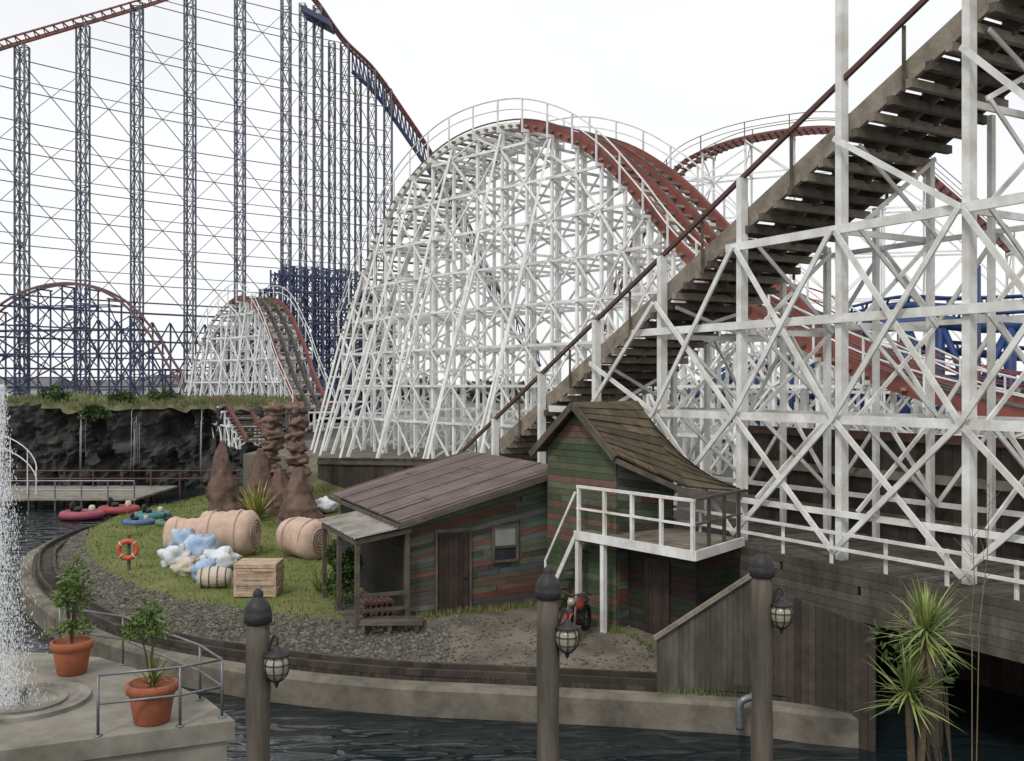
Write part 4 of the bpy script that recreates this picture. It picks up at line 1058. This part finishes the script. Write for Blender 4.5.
for z in (.85, .45):
    q = MB(); q.tube([p+V((0,0,z)) for p in rp_], .02, 8); q.build('handrail', m_galv, rl, True)

# ------------------------------------------------------------------ lamp posts
def lamp(p, lb):
    t = root('lamp_post', lb, 'lamp post', (p.x, p.y, 0), 'wooden lamp posts in the water')
    zt = p.z
    q = MB(); n = 14
    q.lathe([(.122+.006*math.sin(k*1.7), -.6+(zt-.28+.6)*k/n) for k in range(n+1)], (p.x, p.y, 0), 18, .03); q.build('post', m_post, t, True)
    q = MB(); q.lathe([(.122,-.30),(.142,-.285),(.142,-.20),(.132,-.18),(.134,-.16),(.115,-.10),(.07,-.045),(.05,-.03),(.055,-.01),(.045,.03),(.012,.06)], p, 18); q.build('cap', m_black, t, True)
    c = p+V((.205,-.07,-.72))
    q = MB(); q.tube(catmull([p+V((.1,-.03,-.62)), p+V((.17,-.05,-.42)), p+V((.215,-.07,-.44)), c+V((0,0,.2))], 5), .014, 7); q.build('bracket', m_black, t, True)
    q = MB(); q.lathe([(.015,.22),(.03,.2),(.05,.17),(.13,.13),(.135,.115),(.10,.112)], c, 16); la = q.build('lantern', m_black, t, True)
    q = MB(); q.lathe([(.095,.11),(.122,.06),(.125,.0),(.105,-.08),(.06,-.13),(.02,-.15)], c, 16); q.build('glass', m_glass, la, True)
    q = MB()
    for k in range(8):
        a = 2*math.pi*k/8
        q.tube([c+V((r*math.cos(a), r*math.sin(a), z)) for r, z in ((.10,.112),(.129,.06),(.132,0),(.112,-.08),(.066,-.135),(.02,-.16))], .006, 5)
    for r, z in ((.13,.03),(.118,-.06)): torus(q, c+V((0,0,z)), r, .006, V((0,0,1)), 18, 5)
    q.lathe([(.03,-.15),(.02,-.19),(.005,-.22)], c, 10); q.build('cage', m_black, la)
lamp(at(258,594,10.2), 'weathered wooden lamp post nearest the terrace railing, leftmost of three')
lamp(at(548,571,10.9), 'weathered wooden lamp post in front of the balcony house, middle of three')
lamp(at(762,551,11.5), 'weathered wooden lamp post before the sloped plank screen, rightmost of three')

# ------------------------------------------------------------------ cordyline bottom right
cp = V((ax(917,7.6), 7.6, 2.45)); ct = root('cordyline_palm', 'spiky yellow green cordyline palm at the bottom right corner', 'palm', (cp.x, cp.y, cp.z))
q = MB(); q.lathe([(.22,0),(.28,.6),(.30,.62),(.30,.70),(.27,.70),(.25,.64)], cp, 24); q.build('planter', m_stem, ct, True)
q = MB(); q.lathe([(.26,.62),(.01,.66)], cp, 18); q.build('soil', m_soil, ct)
h1 = at(926,632,7.6); h2 = at(908,692,7.55)
for h, n_ in ((h1, 150), (h2, 120)):
    q = MB(); q.tube(catmull([cp+V((0,0,.55)), cp.lerp(h, .5)+V((0,0,.15)), h], 5), .03, 8); q.build('trunk', m_stem, ct, True)
    q = MB()
    for _ in range(n_): q.strap(h+V((0,0,R.uniform(-.10,.06))), R.uniform(0, 6.28), R.uniform(-.6,1.45), R.uniform(.26,.46), .02, R.uniform(.05,.5), 7)
    q.build('leaf_head', m_strap, ct)
q = MB()
for _ in range(30): q.strap(h1+V((0,0,-.1)), R.uniform(0, 6.28), R.uniform(-1.3,-.5), R.uniform(.2,.3), .016, R.uniform(0,.4))
q.build('dead_leaves', m_dry, ct)
q = MB()
for px, y0, y1 in ((984,560,478),(976,560,525)):
    a = at(px-6, y0+75, 9); b_ = at(px+R.uniform(-4,10), y1, 9); q.tube([a, a.lerp(b_, .5)+V((.03,0,0)), b_], [.006,.004,.002], 5)
    for k in range(12):
        c = a.lerp(b_, .3+.7*k/12); q.tube([c, c+V((R.uniform(-.13,.13), R.uniform(-.1,.1), R.uniform(.05,.2)))], [.003,.0015], 4)
a = at(972,635,9); q.tube([V((a.x,a.y,2.0)), a], .005, 5); a2 = at(979,635,9); q.tube([V((a.x+.02,a.y,2.0)), a2], .005, 5)
o = q.build('dry_twig', m_dry); tag(o, 'bare dry twigs standing to the right of the cordyline palm', 'plant')
base = V((ax(955,8.1), 8.1, 2.45)); q = MB()
for k in range(9): q.tube([base+V((R.uniform(-.1,.1),0,0)), base+V((R.uniform(-.35,.0), 0, 1.5))], .006, 5)
fl = root('flowering_shrub', 'small leafy shrub with dull pink flowers behind the cordyline heads', 'shrub', base); q.build('stems', m_stem, fl)
q = MB(); q.crown(base+V((-.30,0,1.85)), (.34,.3,.35), 320, .08, .035, 9); q.build('foliage', m_leaf, fl)
q = MB(); q.crown(base+V((-.35,0,2.18)), (.22,.22,.18), 40, .035, .025, 6); q.build('flowers', m_flower, fl)
tb = MB(); tb.slab([(2.6,6.6,2.45),(7.5,6.6,2.45),(7.5,9.2,2.0),(2.6,9.2,2.0)], 2.8); struct(tb.build('planter_terrace', m_kerb))

# ------------------------------------------------------------------ far buildings and trees
for px, w_, h_, Y, lb in ((20,9,3.3,150,'low pale building on the horizon at far left'), (105,14,3.0,170,'long low pale building on the horizon beneath the steel arch'), (165,6,3.8,160,'small pale building on the horizon left of the small white hill'), (345,12,3.6,190,'pale building on the horizon between the two white hills')):
    x = ax(px, Y); t = root('distant_building', lb, 'building', (x, Y, 2.7))
    q = MB(); q.slab([(x-w_/2,Y,2.7+h_),(x+w_/2,Y,2.7+h_),(x+w_/2,Y+8,2.7+h_),(x-w_/2,Y+8,2.7+h_)], h_); q.build('wall', m_wallp, t)
    q = MB(); a = 2.7+h_
    q.add([(x-w_/2-.3,Y-.3,a+.01),(x+w_/2+.3,Y-.3,a+.01),(x+w_/2+.3,Y+8.3,a+.01),(x-w_/2-.3,Y+8.3,a+.01),(x-w_/2-.3,Y+4,a+1.6),(x+w_/2+.3,Y+4,a+1.6)], [(0,1,5,4),(2,3,4,5),(0,4,3),(1,2,5)]); q.build('roof', m_roofd, t)
    for k in range(int(w_/2)):
        q = MB(); q.beam((x-w_/2+1+k*2,Y-.03,4.2), (x-w_/2+2+k*2,Y-.03,4.2), .06, 1.0); q.build('window', m_glassd, t)
q = MB()
for k in range(70):
    px = R.uniform(-150, 1150); Y = R.uniform(190, 260); h = R.uniform(3, 5.5); q.crown((ax(px,Y), Y, 2.7+h*.5), (R.uniform(4,8), 3, h*.55), 260, 1.5, .9, 8)
o = q.build('distant_trees', m_leafd); tag(o, 'far off line of dark trees along the horizon', 'trees', kind='stuff')
